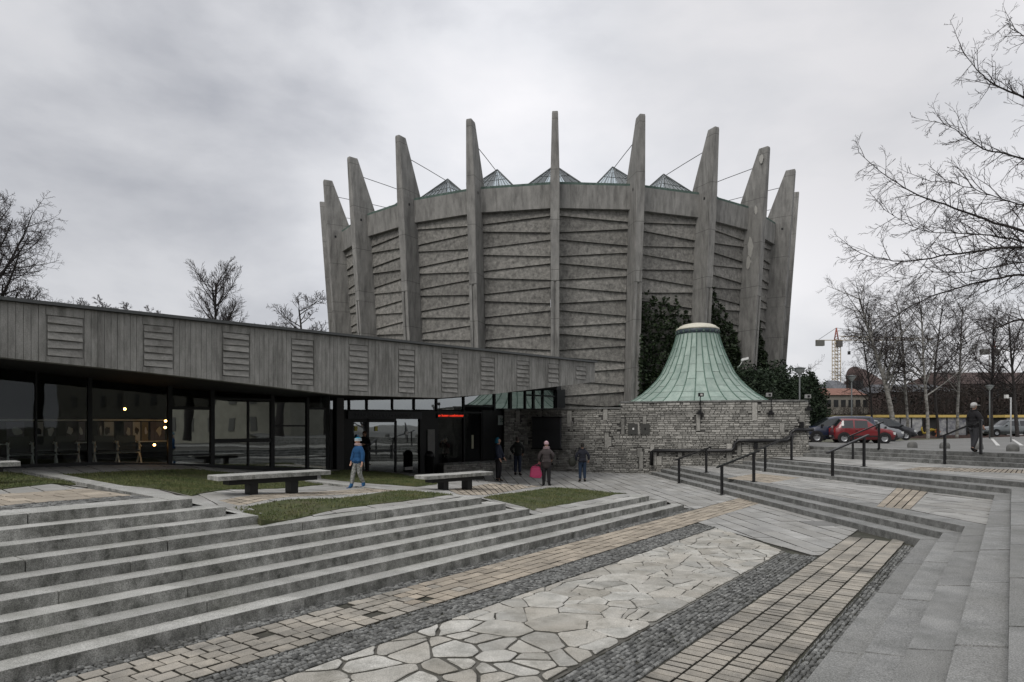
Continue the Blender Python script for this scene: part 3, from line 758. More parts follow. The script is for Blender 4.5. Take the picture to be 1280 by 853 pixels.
# lawns
LAWNS = [[(-30, 613), (0, 612.5), (101.5, 606.4), (26, 592.6), (-30, 588)],
         [(66, 594.8), (150, 590.3), (241.7, 587.5), (332, 595.6), (427, 604.8), (312, 612), (239.7, 620.6)],
         [(400, 591.5), (470, 590.5), (552, 600.8), (545, 606), (521, 609), (402, 599)],
         [(292, 636.5), (326, 651.0), (440, 634.5), (566, 619.3), (500, 613.8), (418, 624.5)],
         [(604.7, 622.5), (620, 619.5), (693.7, 610.6), (783, 617.4), (665, 638.4), (655, 634)]]
npr = np.random.default_rng(3)
for L_ in LAWNS:
    poly0 = [atH(u, v)[:2] for u, v in L_]; poly = []
    for i in range(len(poly0)):
        A_, B_ = poly0[i], poly0[(i+1) % len(poly0)]; n_ = max(1, int(math.dist(A_, B_)/.3))
        for j in range(n_): poly.append((A_[0]+(B_[0]-A_[0])*j/n_+rnd.uniform(-.025, .025), A_[1]+(B_[1]-A_[1])*j/n_+rnd.uniform(-.025, .025)))
    mb, tris = drape('lawn', poly, None, .016, step=.35)
    nb_ = len(mb.v); top_ = list(mb.v); cnt = {}
    for f in tris:
        for i in range(len(f)):
            e = (f[i], f[(i+1) % len(f)]); k_ = tuple(sorted(e)); cnt.setdefault(k_, []).append(e)
    mb.v = top_+[(x, y, z-.14) for x, y, z in top_]
    for k_, es in cnt.items():
        if len(es) == 1: a, b = es[0]; mb.face((b, a, a+nb_, b+nb_))
    o = mb.build('lawn', M['grass_soil']); o['kind'] = 'structure'; mb.v = top_
    # blades
    V = np.array(mb.v); T = []
    for f in tris:
        for i in range(1, len(f)-1): T.append((f[0], f[i], f[i+1]))
    T = np.array(T); A = V[T[:, 0]]; B = V[T[:, 1]]; C = V[T[:, 2]]
    ar = np.linalg.norm(np.cross(B-A, C-A), axis=1)/2; N_ = int(min(34000, ar.sum()*1200))
    ti = npr.choice(len(T), N_, p=ar/ar.sum()); r1 = np.sqrt(npr.random(N_)); r2 = npr.random(N_)
    P = A[ti]*(1-r1)[:, None]+B[ti]*(r1*(1-r2))[:, None]+C[ti]*(r1*r2)[:, None]
    from mathutils import noise as _nz
    keep = np.array([_nz.noise(Vector((p_[0]*.9, p_[1]*.9, 3)))+.5*_nz.noise(Vector((p_[0]*4, p_[1]*4, 0))) for p_ in P])+.55 > npr.random(N_)*.75
    P = P[keep]; N_ = len(P)
    a = npr.random(N_)*2*np.pi; h = npr.uniform(.018, .05, N_); w = npr.uniform(.004, .009, N_); ln = npr.normal(0, .016, (N_, 2))
    dx = np.stack([np.cos(a)*w, np.sin(a)*w, 0*w], 1); top = P+np.stack([ln[:, 0], ln[:, 1], h], 1)
    VV = np.stack([P-dx, P+dx, top], 1).reshape(-1, 3)
    me = bpy.data.meshes.new('grass'); me.from_pydata(VV.tolist(), [], np.arange(N_*3).reshape(-1, 3).tolist())
    t_ = me.attributes.new('tone', 'FLOAT', 'FACE'); t_.data.foreach_set('value', npr.random(N_))
    M.setdefault('blade', rough_mat('grass_blades', (.055, .085, .025), (.16, .17, .07), 2.2, vary=.35, stain=(.17, .15, .07), stain_amt=.6, stain_scale=2.2, bump=0, rough=.7))
    me.materials.append(M['blade']); o = bpy.data.objects.new('grass', me); COL.objects.link(o); tag(o, 'short green winter grass with dead patches on the lawn beside the stairs', 'grass', 'grass on the lawns', 'stuff')
# ------------------------------------------------------------------ the rotunda
RC = (3.72, 58.8); RAL = math.atan2(*RC); STEP = math.radians(15)
def pol(r, th, z):
    """th from the side facing the steps, to the right; z above eye height"""
    a = RAL-th-.003; return (RC[0]-r*math.sin(a), RC[1]-r*math.cos(a), EYE+z)
ro = lambda z: 18.7+1.3*z/18.4
rw = lambda z: ro(z)-1.35
rot = thing('rotunda', 'huge round board-marked concrete rotunda ringed by tall tapering pylons and glass roof pyramids', 'building', (RC[0], RC[1], 0))
ZG = -2.4
def pylon_mb(k, rnd):
    th = k*STEP; mb = MB()
    er = Vector(pol(1, th, 0))-Vector(pol(0, th, 0)); et = Vector((-er.y, er.x, 0))
    c0 = Vector((RC[0], RC[1], EYE))
    def sect(z, w, r0, r1, cb=.03):
        o = c0+Vector((0, 0, z)); return [tuple(o+er*r+et*t) for r, t in ((r0, -w/2), (r0, w/2), (r1-cb, w/2), (r1, w/2-cb), (r1, -w/2+cb), (r1-cb, -w/2))]
    def loft(ss):
        b = len(mb.v)
        for s in ss: mb.v += s
        n = 6
        for i in range(len(ss)-1):
            for j in range(n): j2 = (j+1) % n; mb.face((b+i*n+j, b+i*n+j2, b+(i+1)*n+j2, b+(i+1)*n+j))
        mb.face(tuple(b+(len(ss)-1)*n+j for j in range(n)))
    # core
    loft([sect(z, w, r0, ro(z)-d) for z, w, r0, d in ((ZG, .47, rw(ZG)-.4, .09), (8.5, .47, rw(8.5)-.4, .09), (8.6, .5, rw(8.6)-.4, 0), (14.6, .56, rw(14.6)-.15, 0), (14.7, .54, ro(14.7)-1.78, 0), (18.25, .36, ro(18.25)-.66, 0), (18.36, .33, ro(18.36)-.63, .02))])
    for sg in (-1, 1):
        b = len(mb.v)
        for z in (ZG, 8.55):
            o = c0+Vector((0, 0, z)); t0, t1 = sg*.075, sg*.255
            for r, t in ((ro(z)-.12, t0), (ro(z)-.12, t1), (ro(z), t1), (ro(z), t0)): mb.v.append(tuple(o+er*r+et*t))
        for j in range(4): j2 = (j+1) % 4; mb.face((b+j, b+j2, b+4+j2, b+4+j))
        mb.face((b+4, b+5, b+6, b+7))
    return mb
rnd = random.Random(4)
for k in range(-12, 12): 
    p = pylon_mb(k, rnd).build('pylon', M['conc_p'], rot)
    if k in (3,): p['label'] = 'concrete pylon with pale patched repairs'
# pale repairs on one pylon, bolt holes below the rim
def on_side(k, z, dr, side, w, h, name, mat, parent, out=.006):
    th = k*STEP; er = Vector(pol(1, th, 0))-Vector(pol(0, th, 0)); et = Vector((-er.y, er.x, 0)); c = Vector((RC[0], RC[1], EYE+z))+er*(ro(z)-dr)+et*side*(.262+out)
    m_ = MB(); m_.box(c, (w, .02, h), er, et, (0, 0, 1)); return m_.build(name, mat, parent)
for k in range(-6, 7):
    for sd_ in (-1, 1):
        on_side(k, 14.15, .55, sd_, .14, .16, 'bolt_plate', M['dark'], rot, .012); 
def patch(k, z, dr, w, h, side=-1, seed=0):
    rr_ = random.Random(seed); th = k*STEP; er = Vector(pol(1, th, 0))-Vector(pol(0, th, 0)); et = Vector((-er.y, er.x, 0)); m_ = MB(); n_ = 11; pts_ = []
    for i in range(n_):
        a_ = 6.283*i/n_; q_ = Vector((RC[0], RC[1], EYE+z+math.sin(a_)*h/2*rr_.uniform(.7, 1.1)))+er*(ro(z)-dr+math.cos(a_)*w/2*rr_.uniform(.6, 1.1)); pts_.append(q_)
    for o_ in (.27, .296): m_.v += [tuple(q_+et*side*o_) for q_ in pts_]
    m_.face(tuple(range(n_, 2*n_)))
    for i in range(n_): m_.face((i, (i+1) % n_, n_+(i+1) % n_, n_+i))
    m_.build('repair_patch', M['patch'], rot)
for a_ in ((3, 11.9, .75, .45, 1.5, 1), (3, 10.9, .8, .4, .9, 2), (3, 17.6, .35, .35, .7, 3), (3, 14.3, .5, .3, .6, 4)): patch(*a_[:5], side=-1, seed=a_[5])
LINE = lambda i, odd: 12.56-.712*(i-1)+(.15 if (i % 2 == 1) != odd else -.13)
for b in range(-7, 7):
    tl_, tr_ = b*STEP, (b+1)*STEP; ga_ = .275/18.3
    def P(which, z, off): 
        th = tl_+ga_ if which == 0 else tr_-ga_
        return pol(rw(z)+off, th, z)
    zs = [(13.22, 13.22)]+[(LINE(i, b % 2 != 0), LINE(i, (b+1) % 2 != 0)) for i in range(1, 22)]
    for i in range(len(zs)-1):
        (a0, a1), (b0, b1) = zs[i], zs[i+1]; o = .15+rnd.uniform(-.015, .015); mb = MB()
        q = [P(0, a0, .02), P(1, a1, .02), P(1, b1+.015, o), P(0, b0+.015, o)]; r_ = [P(0, b0+.015, -.1), P(1, b1+.015, -.1)]; t_ = [P(0, a0, -.1), P(1, a1, -.1)]
        mb.v = q+r_+t_
        mb.face((3, 2, 1, 0)); mb.face((3, 4, 5, 2)); mb.face((4, 3, 0, 6)); mb.face((2, 5, 7, 1)); mb.face((6, 0, 1, 7))
        mb.build('wall_panel', M['conc'], rot)
    # dark joint band behind, rim beam and its copper edge
    mb = MB(); q = [P(0, 13.6, -.09), P(1, 13.6, -.09), P(1, ZG, -.09), P(0, ZG, -.09)]; mb.v = q; mb.face((3, 2, 1, 0)); mb.build('wall_core', M['conc'], rot)
    mb = MB(); cs = [(ro(14.5)-1.0, 14.52), (ro(13.1)-1.0, 13.12), (ro(13.1)-1.75, 13.12), (ro(14.5)-1.9, 14.52)]
    for th in (tl_+ga_, tr_-ga_):
        for r, z in cs: mb.v.append(pol(r, th, z))
    for j in range(4): j2 = (j+1) % 4; mb.face((j, j2, 4+j2, 4+j))
    mb.build('rim_beam', M['conc_p'], rot)
    mb = MB(); cs = [(ro(14.5)-1.02, 14.68), (ro(14.5)-1.02, 14.53), (ro(14.5)-1.9, 14.53), (ro(14.5)-1.9, 14.70)]
    for th in (tl_+ga_*.4, tr_-ga_*.4):
        for r, z in cs: mb.v.append(pol(r, th, z))
    for j in range(4): j2 = (j+1) % 4; mb.face((j, j2, 4+j2, 4+j))
    mb.face((0, 1, 2, 3)); mb.face((7, 6, 5, 4)); mb.build('rim_edging', M['verd'], rot)
mb = MB(); mb.lathe((RC[0], RC[1], EYE), [(18.0, 14.45), (17.4, 14.5), (12, 14.9), (0.02, 15.6)], 48); mb.build('roof', M['roof'], rot)
# back half of the drum
mb = MB(); pts = [7*STEP+i*(10*STEP)/10 for i in range(11)]
for th in pts: mb.v += [pol(rw(13.6)-.05, th, 13.6), pol(rw(ZG)-.05, th, ZG)]
for i in range(10): mb.face((2*i, 2*i+1, 2*i+3, 2*i+2))
mb.build('rear_wall', M['conc'], rot)
M['bar'] = plain('glazing_bar', (.09, .1, .1), .5)
for k in range(-6, 7):
    th = k*STEP; er = Vector(pol(1, th, 0))-Vector(pol(0, th, 0)); et = Vector((-er.y, er.x, 0)); c = Vector((RC[0], RC[1], EYE))+er*14.9
    hb = 1.98; apex = c+Vector((0, 0, 17.15)); cs = [c+er*hb*a+et*hb*b_+Vector((0, 0, 15.0)) for a, b_ in ((1, -1), (1, 1), (-1, 1), (-1, -1))]
    mb = MB()
    for i in range(4): mb.tube([cs[i], apex], .05, 4)
    for i in range(4):
        A, B = cs[i], cs[(i+1) % 4]
        for t in range(1, 7):
            q = A.lerp(B, t/7); f = 1-abs(t/7-.5)*2
            mb.tube([q, apex.lerp(q, .12)], .026, 3)
        mb.tube([A, B], .06, 4); mb.tube([A.lerp(apex, .5), B.lerp(apex, .5)], .024, 3)
    sk = mb.build('skylight', M['bar'], rot)
    mb = MB()
    for i in range(4):
        A, B = cs[i], cs[(i+1) % 4]; b_ = len(mb.v); mb.v += [tuple(A), tuple(B), tuple(apex)]; mb.face((b_, b_+1, b_+2))
    mb.build('pane', M['sky_glass'], sk)
    mb = MB(); b_ = 0; mb.v = [tuple(p+Vector((0, 0, -.02))) for p in cs]+[tuple(p+Vector((0, 0, -1.2))) for p in cs]
    for i in range(4): j = (i+1) % 4; mb.face((i+4, j+4, j, i))
    mb.build('kerb', M['roof'], sk)
    mb = MB(); a = Vector((RC[0], RC[1], EYE+17.25))+er*(ro(17.2)-.95)
    mb.tube([a, a.lerp(apex, .5)+Vector((0, 0, -.07)), apex+Vector((0, 0, -.15))+er*.3], .022, 4); mb.build('tie_cable', M['dark'], rot)

# ------------------------------------------------------------------ the long entrance building
def fas(u): Y = F*2.6/(157-.1063*u); return Vector(((u-CX)/F*Y, Y, 0))
def gl_(u, K): Y = K/(157-.1063*u); return Vector(((u-CX)/F*Y, Y, 0))
f0 = fas(0); fd = (fas(743)-f0).normalized(); fn = Vector((fd.y, -fd.x, 0)); TE = (fas(743)-f0).length
tf = lambda u: (fas(u)-f0).dot(fd)
PR_T = [-14, 0, tf(180), tf(300), tf(422), tf(550), tf(620), TE]; PR_Z = [4.05, 3.742, 3.585, 3.43, 3.21, 3.225, 3.45, 4.125]
zbot = lambda t: float(np.interp(t, PR_T, PR_Z)); ZTOP = 4.95
eb = thing('entrance_building', 'long low glass-fronted building under a deep sloping board-marked concrete fascia', 'building', (f0.x, f0.y, 0))
def fpt(t, z, off=0): p = f0+fd*t+fn*off; return (p.x, p.y, z)
rnd = random.Random(8)
def fboard(t0, t1, o, name, mat, zlo=None, zhi=None, skew=0, tip=0):
    mb = MB(); za0 = zbot(t0) if zlo is None else zlo; za1 = zbot(t1) if zlo is None else zlo; zh = ZTOP-.04 if zhi is None else zhi
    c = .003; mb.v = [fpt(t0, za0-skew, -.02), fpt(t1, za1+skew, -.02), fpt(t1, zh+skew, -.02), fpt(t0, zh-skew, -.02),
                      fpt(t0+c, za0+c-skew, o+tip), fpt(t1-c, za1+c+skew, o+tip), fpt(t1-c, zh-c+skew, o), fpt(t0+c, zh-c-skew, o)]
    for f in ((4, 5, 6, 7), (0, 1, 5, 4), (1, 2, 6, 5), (2, 3, 7, 6), (3, 0, 4, 7)): mb.face(f)
    return mb.build(name, mat, eb)
pan = [(tf(a), tf(b)) for a, b in ((57, 105), (178, 217), (277, 312), (363, 392), (435, 460), (497, 518), (551, 572), (600, 618), (645, 661), (684, 698), (719, 732))]
per = pan[1][0]-pan[0][0]; wid = pan[0][1]-pan[0][0]
pan = [(pan[0][0]-per*i, pan[0][0]-per*i+wid) for i in range(4, 0, -1)]+pan
t = -9.2
for (a, b) in pan+[(TE, TE)]:
    n = max(1, round((a-t)/.125)) if a > t else 0
    for i in range(n):
        w_ = (a-t)/n; fboard(t+i*w_+.0007, t+(i+1)*w_-.0007, .03+rnd.uniform(-.004, .004), 'vertical_board', M['conc_b'])
    if b > a:
        zm = max(zbot(a), zbot(b)); lo = zm+.13; hi = ZTOP-.24
        fboard(a+.002, b-.002, .025, 'panel_border', M['conc_b'], zhi=lo-.004)
        fboard(a+.002, b-.002, .03, 'panel_border', M['conc_b'], zlo=hi+.004)
        ns = max(3, round((hi-lo)/.165)); z = lo; hh = (hi-lo)/ns
        for i in range(ns):
            sk_ = .009 if i % 2 else -.009
            fboard(a+.03, b-.03, .012, 'slat', M['conc_h'], zlo=z+.01, zhi=z+hh-.008, skew=sk_, tip=.03+rnd.uniform(-.008, .01)); z += hh
    t = b
# solid beam behind, flashing, roof, soffit
mb = MB(); ts = [-9.2]+[x for x in PR_T if x > -9]; ts = sorted(set(ts))
for tt_ in ts: mb.v += [fpt(tt_, zbot(tt_)+.004, -.0), fpt(tt_, zbot(tt_)+.004, -.32), fpt(tt_, ZTOP-.02, -.32), fpt(tt_, ZTOP-.02, -.0)]
for i in range(len(ts)-1):
    for j in range(4): j2 = (j+1) % 4; mb.face((4*i+j, 4*i+j2, 4*i+4+j2, 4*i+4+j))
e_ = 4*(len(ts)-1); mb.face((e_, e_+1, e_+2, e_+3)); mb.build('fascia_beam', M['conc_b'], eb)
mb = MB(); a = Vector(fpt(-9.3, ZTOP+.01, .02)); b = Vector(fpt(TE+.05, ZTOP+.01, .02)); mb.bar(a, b, .2, .07); mb.build('roof_flashing', M['flash'], eb)
mb = MB(); A, B = fpt(-9.3, 0, -.05), fpt(TE, 0, -.05)
rp = [A[:2], B[:2], (1.9, 30.2), (2.7, 38.6), (-4, 41), (-30, 20)]
mb.prism(rp, ZTOP-.16, ZTOP-.03, 0, bottom=True); mb.build('roof', M['roof'], eb)
K1, K2 = 2638.0, 3180.0
SU = [-160, 0, 200, 383, 407, 560, 620, 705]; SZ = [4.05, 3.8, 3.5, 3.28, 3.35, 3.6, 4.0, 4.4]
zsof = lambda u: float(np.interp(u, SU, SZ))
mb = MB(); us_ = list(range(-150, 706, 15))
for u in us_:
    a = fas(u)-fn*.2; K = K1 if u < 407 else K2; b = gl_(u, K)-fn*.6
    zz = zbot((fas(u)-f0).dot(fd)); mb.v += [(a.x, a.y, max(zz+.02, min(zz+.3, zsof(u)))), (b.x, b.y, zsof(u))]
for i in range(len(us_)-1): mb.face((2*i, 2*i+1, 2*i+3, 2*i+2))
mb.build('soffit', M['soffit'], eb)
# glazing helper in plan coordinates along the glass
def gq(u0, u1, v0, v1, K, name, mat, parent=eb, out=0.0, thick=.0):
    """upright sheet on the glass line between photo columns u0..u1 and photo rows v0 (top) .. v1"""
    a, b = gl_(u0, K)+fn*out, gl_(u1, K)+fn*out
    za0 = EYE+(HZ-v0)/F*a.y if v0 is not None else zsof(u0); zb0 = EYE+(HZ-v1)/F*a.y if v1 is not None else H(a.x, a.y)-.1
    zt = za0; mb = MB(); d = (b-a).normalized(); t_ = fn*thick
    za1 = zt if v0 is not None else zsof(u1)
    mb.v = [(a.x, a.y, zb0), (b.x, b.y, zb0), (b.x, b.y, za1), (a.x, a.y, zt)]
    if thick:
        mb.v = [(p[0]+t_.x*s_, p[1]+t_.y*s_, p[2]) for s_ in (-.5, .5) for p in mb.v]
        for f in ((0, 3, 2, 1), (4, 5, 6, 7), (0, 1, 5, 4), (1, 2, 6, 5), (2, 3, 7, 6), (3, 0, 4, 7)): mb.face(f)
    else: mb.face((0, 1, 2, 3))
    return mb.build(name, mat, parent)
def post(u, K, wpx, v0=None, v1=None, name='mullion', depth=.14, mat='frame'):
    return gq(u-wpx/2, u+wpx/2, v0, v1, K, name, M[mat], thick=depth)
# ground sill along the glass
for u0, u1 in ((-140, 112), (112, 264), (264, 407)): 
    a, b = gl_(u0, K1), gl_(u1, K1); n_ = max(1, int((b-a).length/.9))
    mb = MB(); mb.bar((a.x, a.y, H(a.x, a.y)+.02), (b.x, b.y, H(b.x, b.y)+.02), .2, .14); mb.build('sill', M['frame'], eb)
# large display windows
for u0, u1 in ((-140, -45), (-45, 45), (45, 112), (112, 212)):
    w_ = gq(u0, u1, None, None, K1, 'window', M['glass'])
for u, wd in ((-45, 2.5), (45, 2.5), (112, 5), (212, 5)): post(u, K1, wd)
gq(215, 262, 512, None, K1, 'window', M['glass_r']); gq(215, 262, None, 508, K1, 'window', M['glass']); gq(213, 264, 508, 512, K1, 'transom', M['frame'], thick=.1); gq(213, 264, 568.5, 570.5, K1, 'transom', M['frame'], thick=.1, out=.02)
post(265, K1, 5)
dr = gq(266, 338, 497, 588, K1, 'door', M['glass_r'])
for u0, u1 in ((266, 310), (310, 340)):
    pass
for u in (310,): gq(u-1, u+1, 498, 588, K1, 'stile', M['frame'], dr, thick=.1)
gq(266, 340, 549, 554, K1, 'rail', M['frame'], dr, thick=.1, out=.02); gq(266, 340, 497, 499.5, K1, 'rail', M['frame'], dr, thick=.12); gq(266, 340, 586, 589, K1, 'rail', M['frame'], dr, thick=.11)
gq(266, 340, None, 497, K1, 'window', M['glass']); post(340, K1, 4.5)
gq(342, 382, 498, None, K1, 'window', M['glass_r']); gq(342, 382, 531.5, 533.5, K1, 'transom', M['frame'], thick=.1); post(384, K1, 3); gq(385, 407, 512, None, K1, 'window', M['glass_r']); gq(385, 407, None, 510, K1, 'window', M['glass']); gq(385, 407, 509.5, 512, K1, 'transom', M['frame'], thick=.1)
gq(385, 407, 571, 572.5, K1, 'transom', M['frame'], thick=.1, out=.02)
# return wall between the two glass lines, columns
mb = MB(); a, b = gl_(407, K1), gl_(409, K2); mb.bar((a.x, a.y, 2.4), (b.x, b.y, 2.4), .25, 5.0); mb.build('return_wall', M['frame'], eb)
mb = MB(); a = gl_(423, 2900); mb.box((a.x, a.y, 1.9), (.32, .3, 3.4), fd); mb.build('column', plain('grey_column', (.07, .07, .07), .6), eb)
# recessed entrance wall
gq(409, 440, 513, None, K2, 'wall', M['frame'], thick=.2)
for u0, u1 in ((409, 436), (436, 458), (458, 490), (490, 517), (517, 545), (545, 579), (579, 617)): gq(u0+1, u1-1, None, 512 if u0 < 579 else 508, K2, 'window', M['glass_r'])
for u in (436, 458, 517, 545, 579): post(u, K2, 1.8, None, 512)
for u in (458, 490): post(u, K2, 1.4, None, 512)
gq(407, 632, 511.5, 514, K2, 'transom', M['frame'], thick=.12)
sg = gq(432, 524, 514, 523.5, K2, 'sign_board', plain('sign_grey', (.05, .055, .06), .5), thick=.12, out=.15)
gq(524, 546, 514, None, K2, 'wall', M['frame'], thick=.15)
def text(s, u, v, hpx, K, mat, parent, out=.1, wide=None, align='LEFT'):
    c = bpy.data.curves.new('lettering', 'FONT'); c.body = s; p = gl_(u, K)+fn*out; c.size = hpx/F*p.y*1.38; c.extrude = .006; c.align_x = align
    o = bpy.data.objects.new('lettering', c); COL.objects.link(o); c.materials.append(mat); o['_o'] = list(parent['_o']); o.parent = parent
    R = Matrix((fd, Vector((0, 0, 1)), fn)).transposed().to_4x4()
    o.matrix_local = Matrix.Translation(Vector((p.x, p.y, EYE+(HZ-v)/F*p.y))-Vector(parent['_o']))@R
    if wide:
        pass
    bpy.context.view_layer.update()
    me = bpy.data.meshes.new_from_object(o.evaluated_get(bpy.context.evaluated_depsgraph_get())); me.materials.clear(); me.materials.append(mat)
    m = bpy.data.objects.new('lettering', me); COL.objects.link(m); m.parent = parent; m.matrix_local = o.matrix_local.copy(); bpy.data.objects.remove(o)
    return m
lt_grey = plain('letter_grey', (.10, .105, .11), .5)
text('PANORAMA RACŁAWICKA', 441, 521.8, 5.2, K2, lt_grey, eb, .23)
for (u0, u1) in ((434, 458), (459.5, 494)):
    d_ = gq(u0, u1, 526, None, K2, 'door', M['glass_r'], out=.02)
    for s_ in (u0, u1): gq(s_-.9, s_+.9, 526, None, K2, 'stile', M['frame'], d_, thick=.08, out=.03)
    gq(u0, u1, 563, 565.5, K2, 'rail', plain('door_rail', (.06, .065, .07), .5), d_, thick=.06, out=.04)
    gq(u0, u1, 524, 528, K2, 'rail', M['frame'], d_, thick=.08, out=.03)
    gq(u1-5, u1-4, 556, 574, K2, 'handle', plain('door_handle', (.2, .2, .2), .4), d_, thick=.05, out=.09)
yl = plain('yellow_sticker', (.75, .65, .12), .5)
for u in (444.2, 469.5): gq(u-1.8, u+1.8, 533, 539, K2, 'sticker', yl, thick=.01, out=.05)
gq(495, 522, 524, None, K2, 'door', M['glass_r'], out=.02)
mb = MB(); p = gl_(507.3, K2)+fn*.06; mb.box((p.x, p.y, EYE-(541.5-HZ)/F*p.y), (.14, .02, .14), fd); mb.build('round_sticker', M['white'], eb)
gq(505, 515, 584, 588, K2, 'sticker', M['white'], thick=.01, out=.07)
gq(532.5, 541.5, 537, 572, K2, 'notice_panel', plain('notice_grey', (.26, .26, .25), .5), thick=.03, out=.12)
# windows beside the doors on a low stone plinth
for u0, u1 in ((547, 579), (580.5, 603), (604, 617)): gq(u0, u1, 513.5, 573, K2, 'window', M['glass'])
for u in (546, 579.5, 603.5): post(u, K2, 2, 513, None)
gq(601, 632, 513, None, K2, 'wall', M['frame'], thick=.15, out=-.03)
for u0, u1, va in ((580, 604, 508), (604, 617, 508)): gq(u0, u1, 506, 508.5, K2, 'transom', M['frame'], thick=.1)
gq(589, 591.5, 544, 561, K2, 'sticker', plain('pale_notice', (.5, .5, .36), .5), thick=.01, out=.03)
# clerestory to the right, above the stone wall
for u0, u1 in ((618, 637), (638, 655), (656, 666), (667, 678), (679, 694)): gq(u0, u1, None, 516, K2, 'window', M['glass_r'])
for u, w_ in ((617.5, 2), (637.5, 3), (656, 1.6), (666.5, 2), (678, 1.6)): post(u, K2, w_, None, 516)
gq(655, 697, 493, 495, K2, 'transom', M['frame'], thick=.1); gq(694, 704, None, 517, K2, 'column', M['frame'], thick=.3); gq(615, 704, 514, 518, K2, 'transom', M['frame'], thick=.14)
# inside: floor, rear wall and ceiling
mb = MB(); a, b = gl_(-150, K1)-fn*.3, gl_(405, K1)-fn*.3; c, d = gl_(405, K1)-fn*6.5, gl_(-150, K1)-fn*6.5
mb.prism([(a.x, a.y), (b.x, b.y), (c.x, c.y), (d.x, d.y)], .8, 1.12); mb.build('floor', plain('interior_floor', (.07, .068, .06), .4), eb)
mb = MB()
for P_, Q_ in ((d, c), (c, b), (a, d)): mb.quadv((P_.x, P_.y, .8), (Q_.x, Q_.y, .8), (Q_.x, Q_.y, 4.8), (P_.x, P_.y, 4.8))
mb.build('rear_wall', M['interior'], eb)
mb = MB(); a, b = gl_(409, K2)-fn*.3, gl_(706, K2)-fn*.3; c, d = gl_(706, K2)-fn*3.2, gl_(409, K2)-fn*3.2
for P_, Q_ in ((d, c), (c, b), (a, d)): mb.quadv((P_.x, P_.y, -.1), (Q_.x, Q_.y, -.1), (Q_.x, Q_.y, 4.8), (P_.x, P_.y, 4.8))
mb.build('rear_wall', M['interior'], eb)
# exhibition stand behind the glass: rails and pictures
ex = thing('display_stand', 'row of dark exhibition pictures between two white rails behind the glass on the left', 'display stand', tuple(gl_(100, 2780)))
KP = 2790
def rail_at(u0, u1, v0, v1, w_):
    a, b = gl_(u0, KP), gl_(u1, KP); mb = MB(); mb.bar((a.x, a.y, EYE+(HZ-v0)/F*a.y), (b.x, b.y, EYE+(HZ-v1)/F*b.y), .03, w_); return mb
wm = plain('rail_white', (.8, .82, .8), .5)
for u0, u1 in ((-60, 110), (116, 210)):
    rail_at(u0, u1, 525.2, 525.5, .035).build('rail', wm, ex); rail_at(u0, u1, 557.0 if u0 < 0 else 553.2, 553.4 if u0 < 0 else 551.5, .035).build('rail', wm, ex)
pmats = [plain('picture_dark', (.05, .05, .06), .6), plain('picture_violet', (.13, .115, .16), .6), plain('picture_light', (.6, .62, .62), .6), plain('picture_olive', (.2, .16, .06), .6)]
rr = random.Random(9)
for i, (u0, u1, m_) in enumerate(((-40, -12, 1), (8, 30, 1), (43, 54, 2), (57, 70, 0), (83, 96, 0), (98, 106, 1), (122, 128, 0), (130, 142, 2), (155, 165, 1), (166, 175, 2), (177, 185, 3), (188, 206, 1))):
    pc = gq(u0, u1, 527.5, 551, KP, 'picture', pmats[m_], ex, thick=.03)
    mb = MB(); p = gl_((u0+u1)/2+rr.uniform(-2, 2), KP)+fn*.03
    pts = []
    for j in range(9):
        a_ = j/9*6.283; r_ = rr.uniform(.5, 1); w_ = (u1-u0)*.024*.28; pts.append(p+fd*(math.cos(a_)*r_*w_*1.1)+Vector((0, 0, EYE+(HZ-539-rr.uniform(-1, 1))/F*p.y+math.sin(a_)*r_*.16)))
    mb.v = [tuple(q) for q in pts]; mb.face(tuple(range(9))); mb.build('printed_figure', pmats[2] if m_ != 2 else pmats[0], pc)
for i, (u0, n_, tone) in enumerate(((10, 3, 0), (118, 2, 1))):
    bn = thing('waiting_bench', ('white-legged waiting room seat row behind the glass at the far left', 'shorter white-legged seat row behind the second window from the left')[i], 'seat row', tuple(gl_(u0, K1+90)))
    a, b = gl_(u0, K1+90), gl_(u0+n_*32-8, K1+90)
    zf_ = 1.12
    mb = MB(); mb.bar((a.x, a.y, zf_+.42), (b.x, b.y, zf_+.42), .07, .05); mb.build('beam', wm, bn)
    for j in range(n_+1):
        q = a.lerp(b, j/n_); mb = MB(); mb.bar((q.x, q.y, zf_+.42), (q.x, q.y, zf_+.75), .04); mb.bar(tuple(q-fn*.25+Vector((0, 0, zf_+.75))), tuple(q+fn*.2+Vector((0, 0, zf_+.6))), .03); mb.build('armrest', wm, bn)
        mb = MB(); mb.bar((q.x, q.y, zf_+.4), tuple(q+fn*.3+Vector((0, 0, zf_+.0))), .04); mb.bar((q.x, q.y, zf_+.4), tuple(q-fn*.3+Vector((0, 0, zf_+.0))), .04); mb.build('leg', wm, bn)
    for j in range(n_): 
        q = a.lerp(b, (j+.5)/n_); mb = MB(); mb.box((q.x, q.y, zf_+.46), ((b-a).length/n_*.86, .45, .05), fd); mb.box(tuple(q-fn*.25+Vector((0, 0, zf_+.7))), ((b-a).length/n_*.86, .04, .42), fd); mb.build('seat', plain('seat_black', (.03, .035, .035), .5), bn)
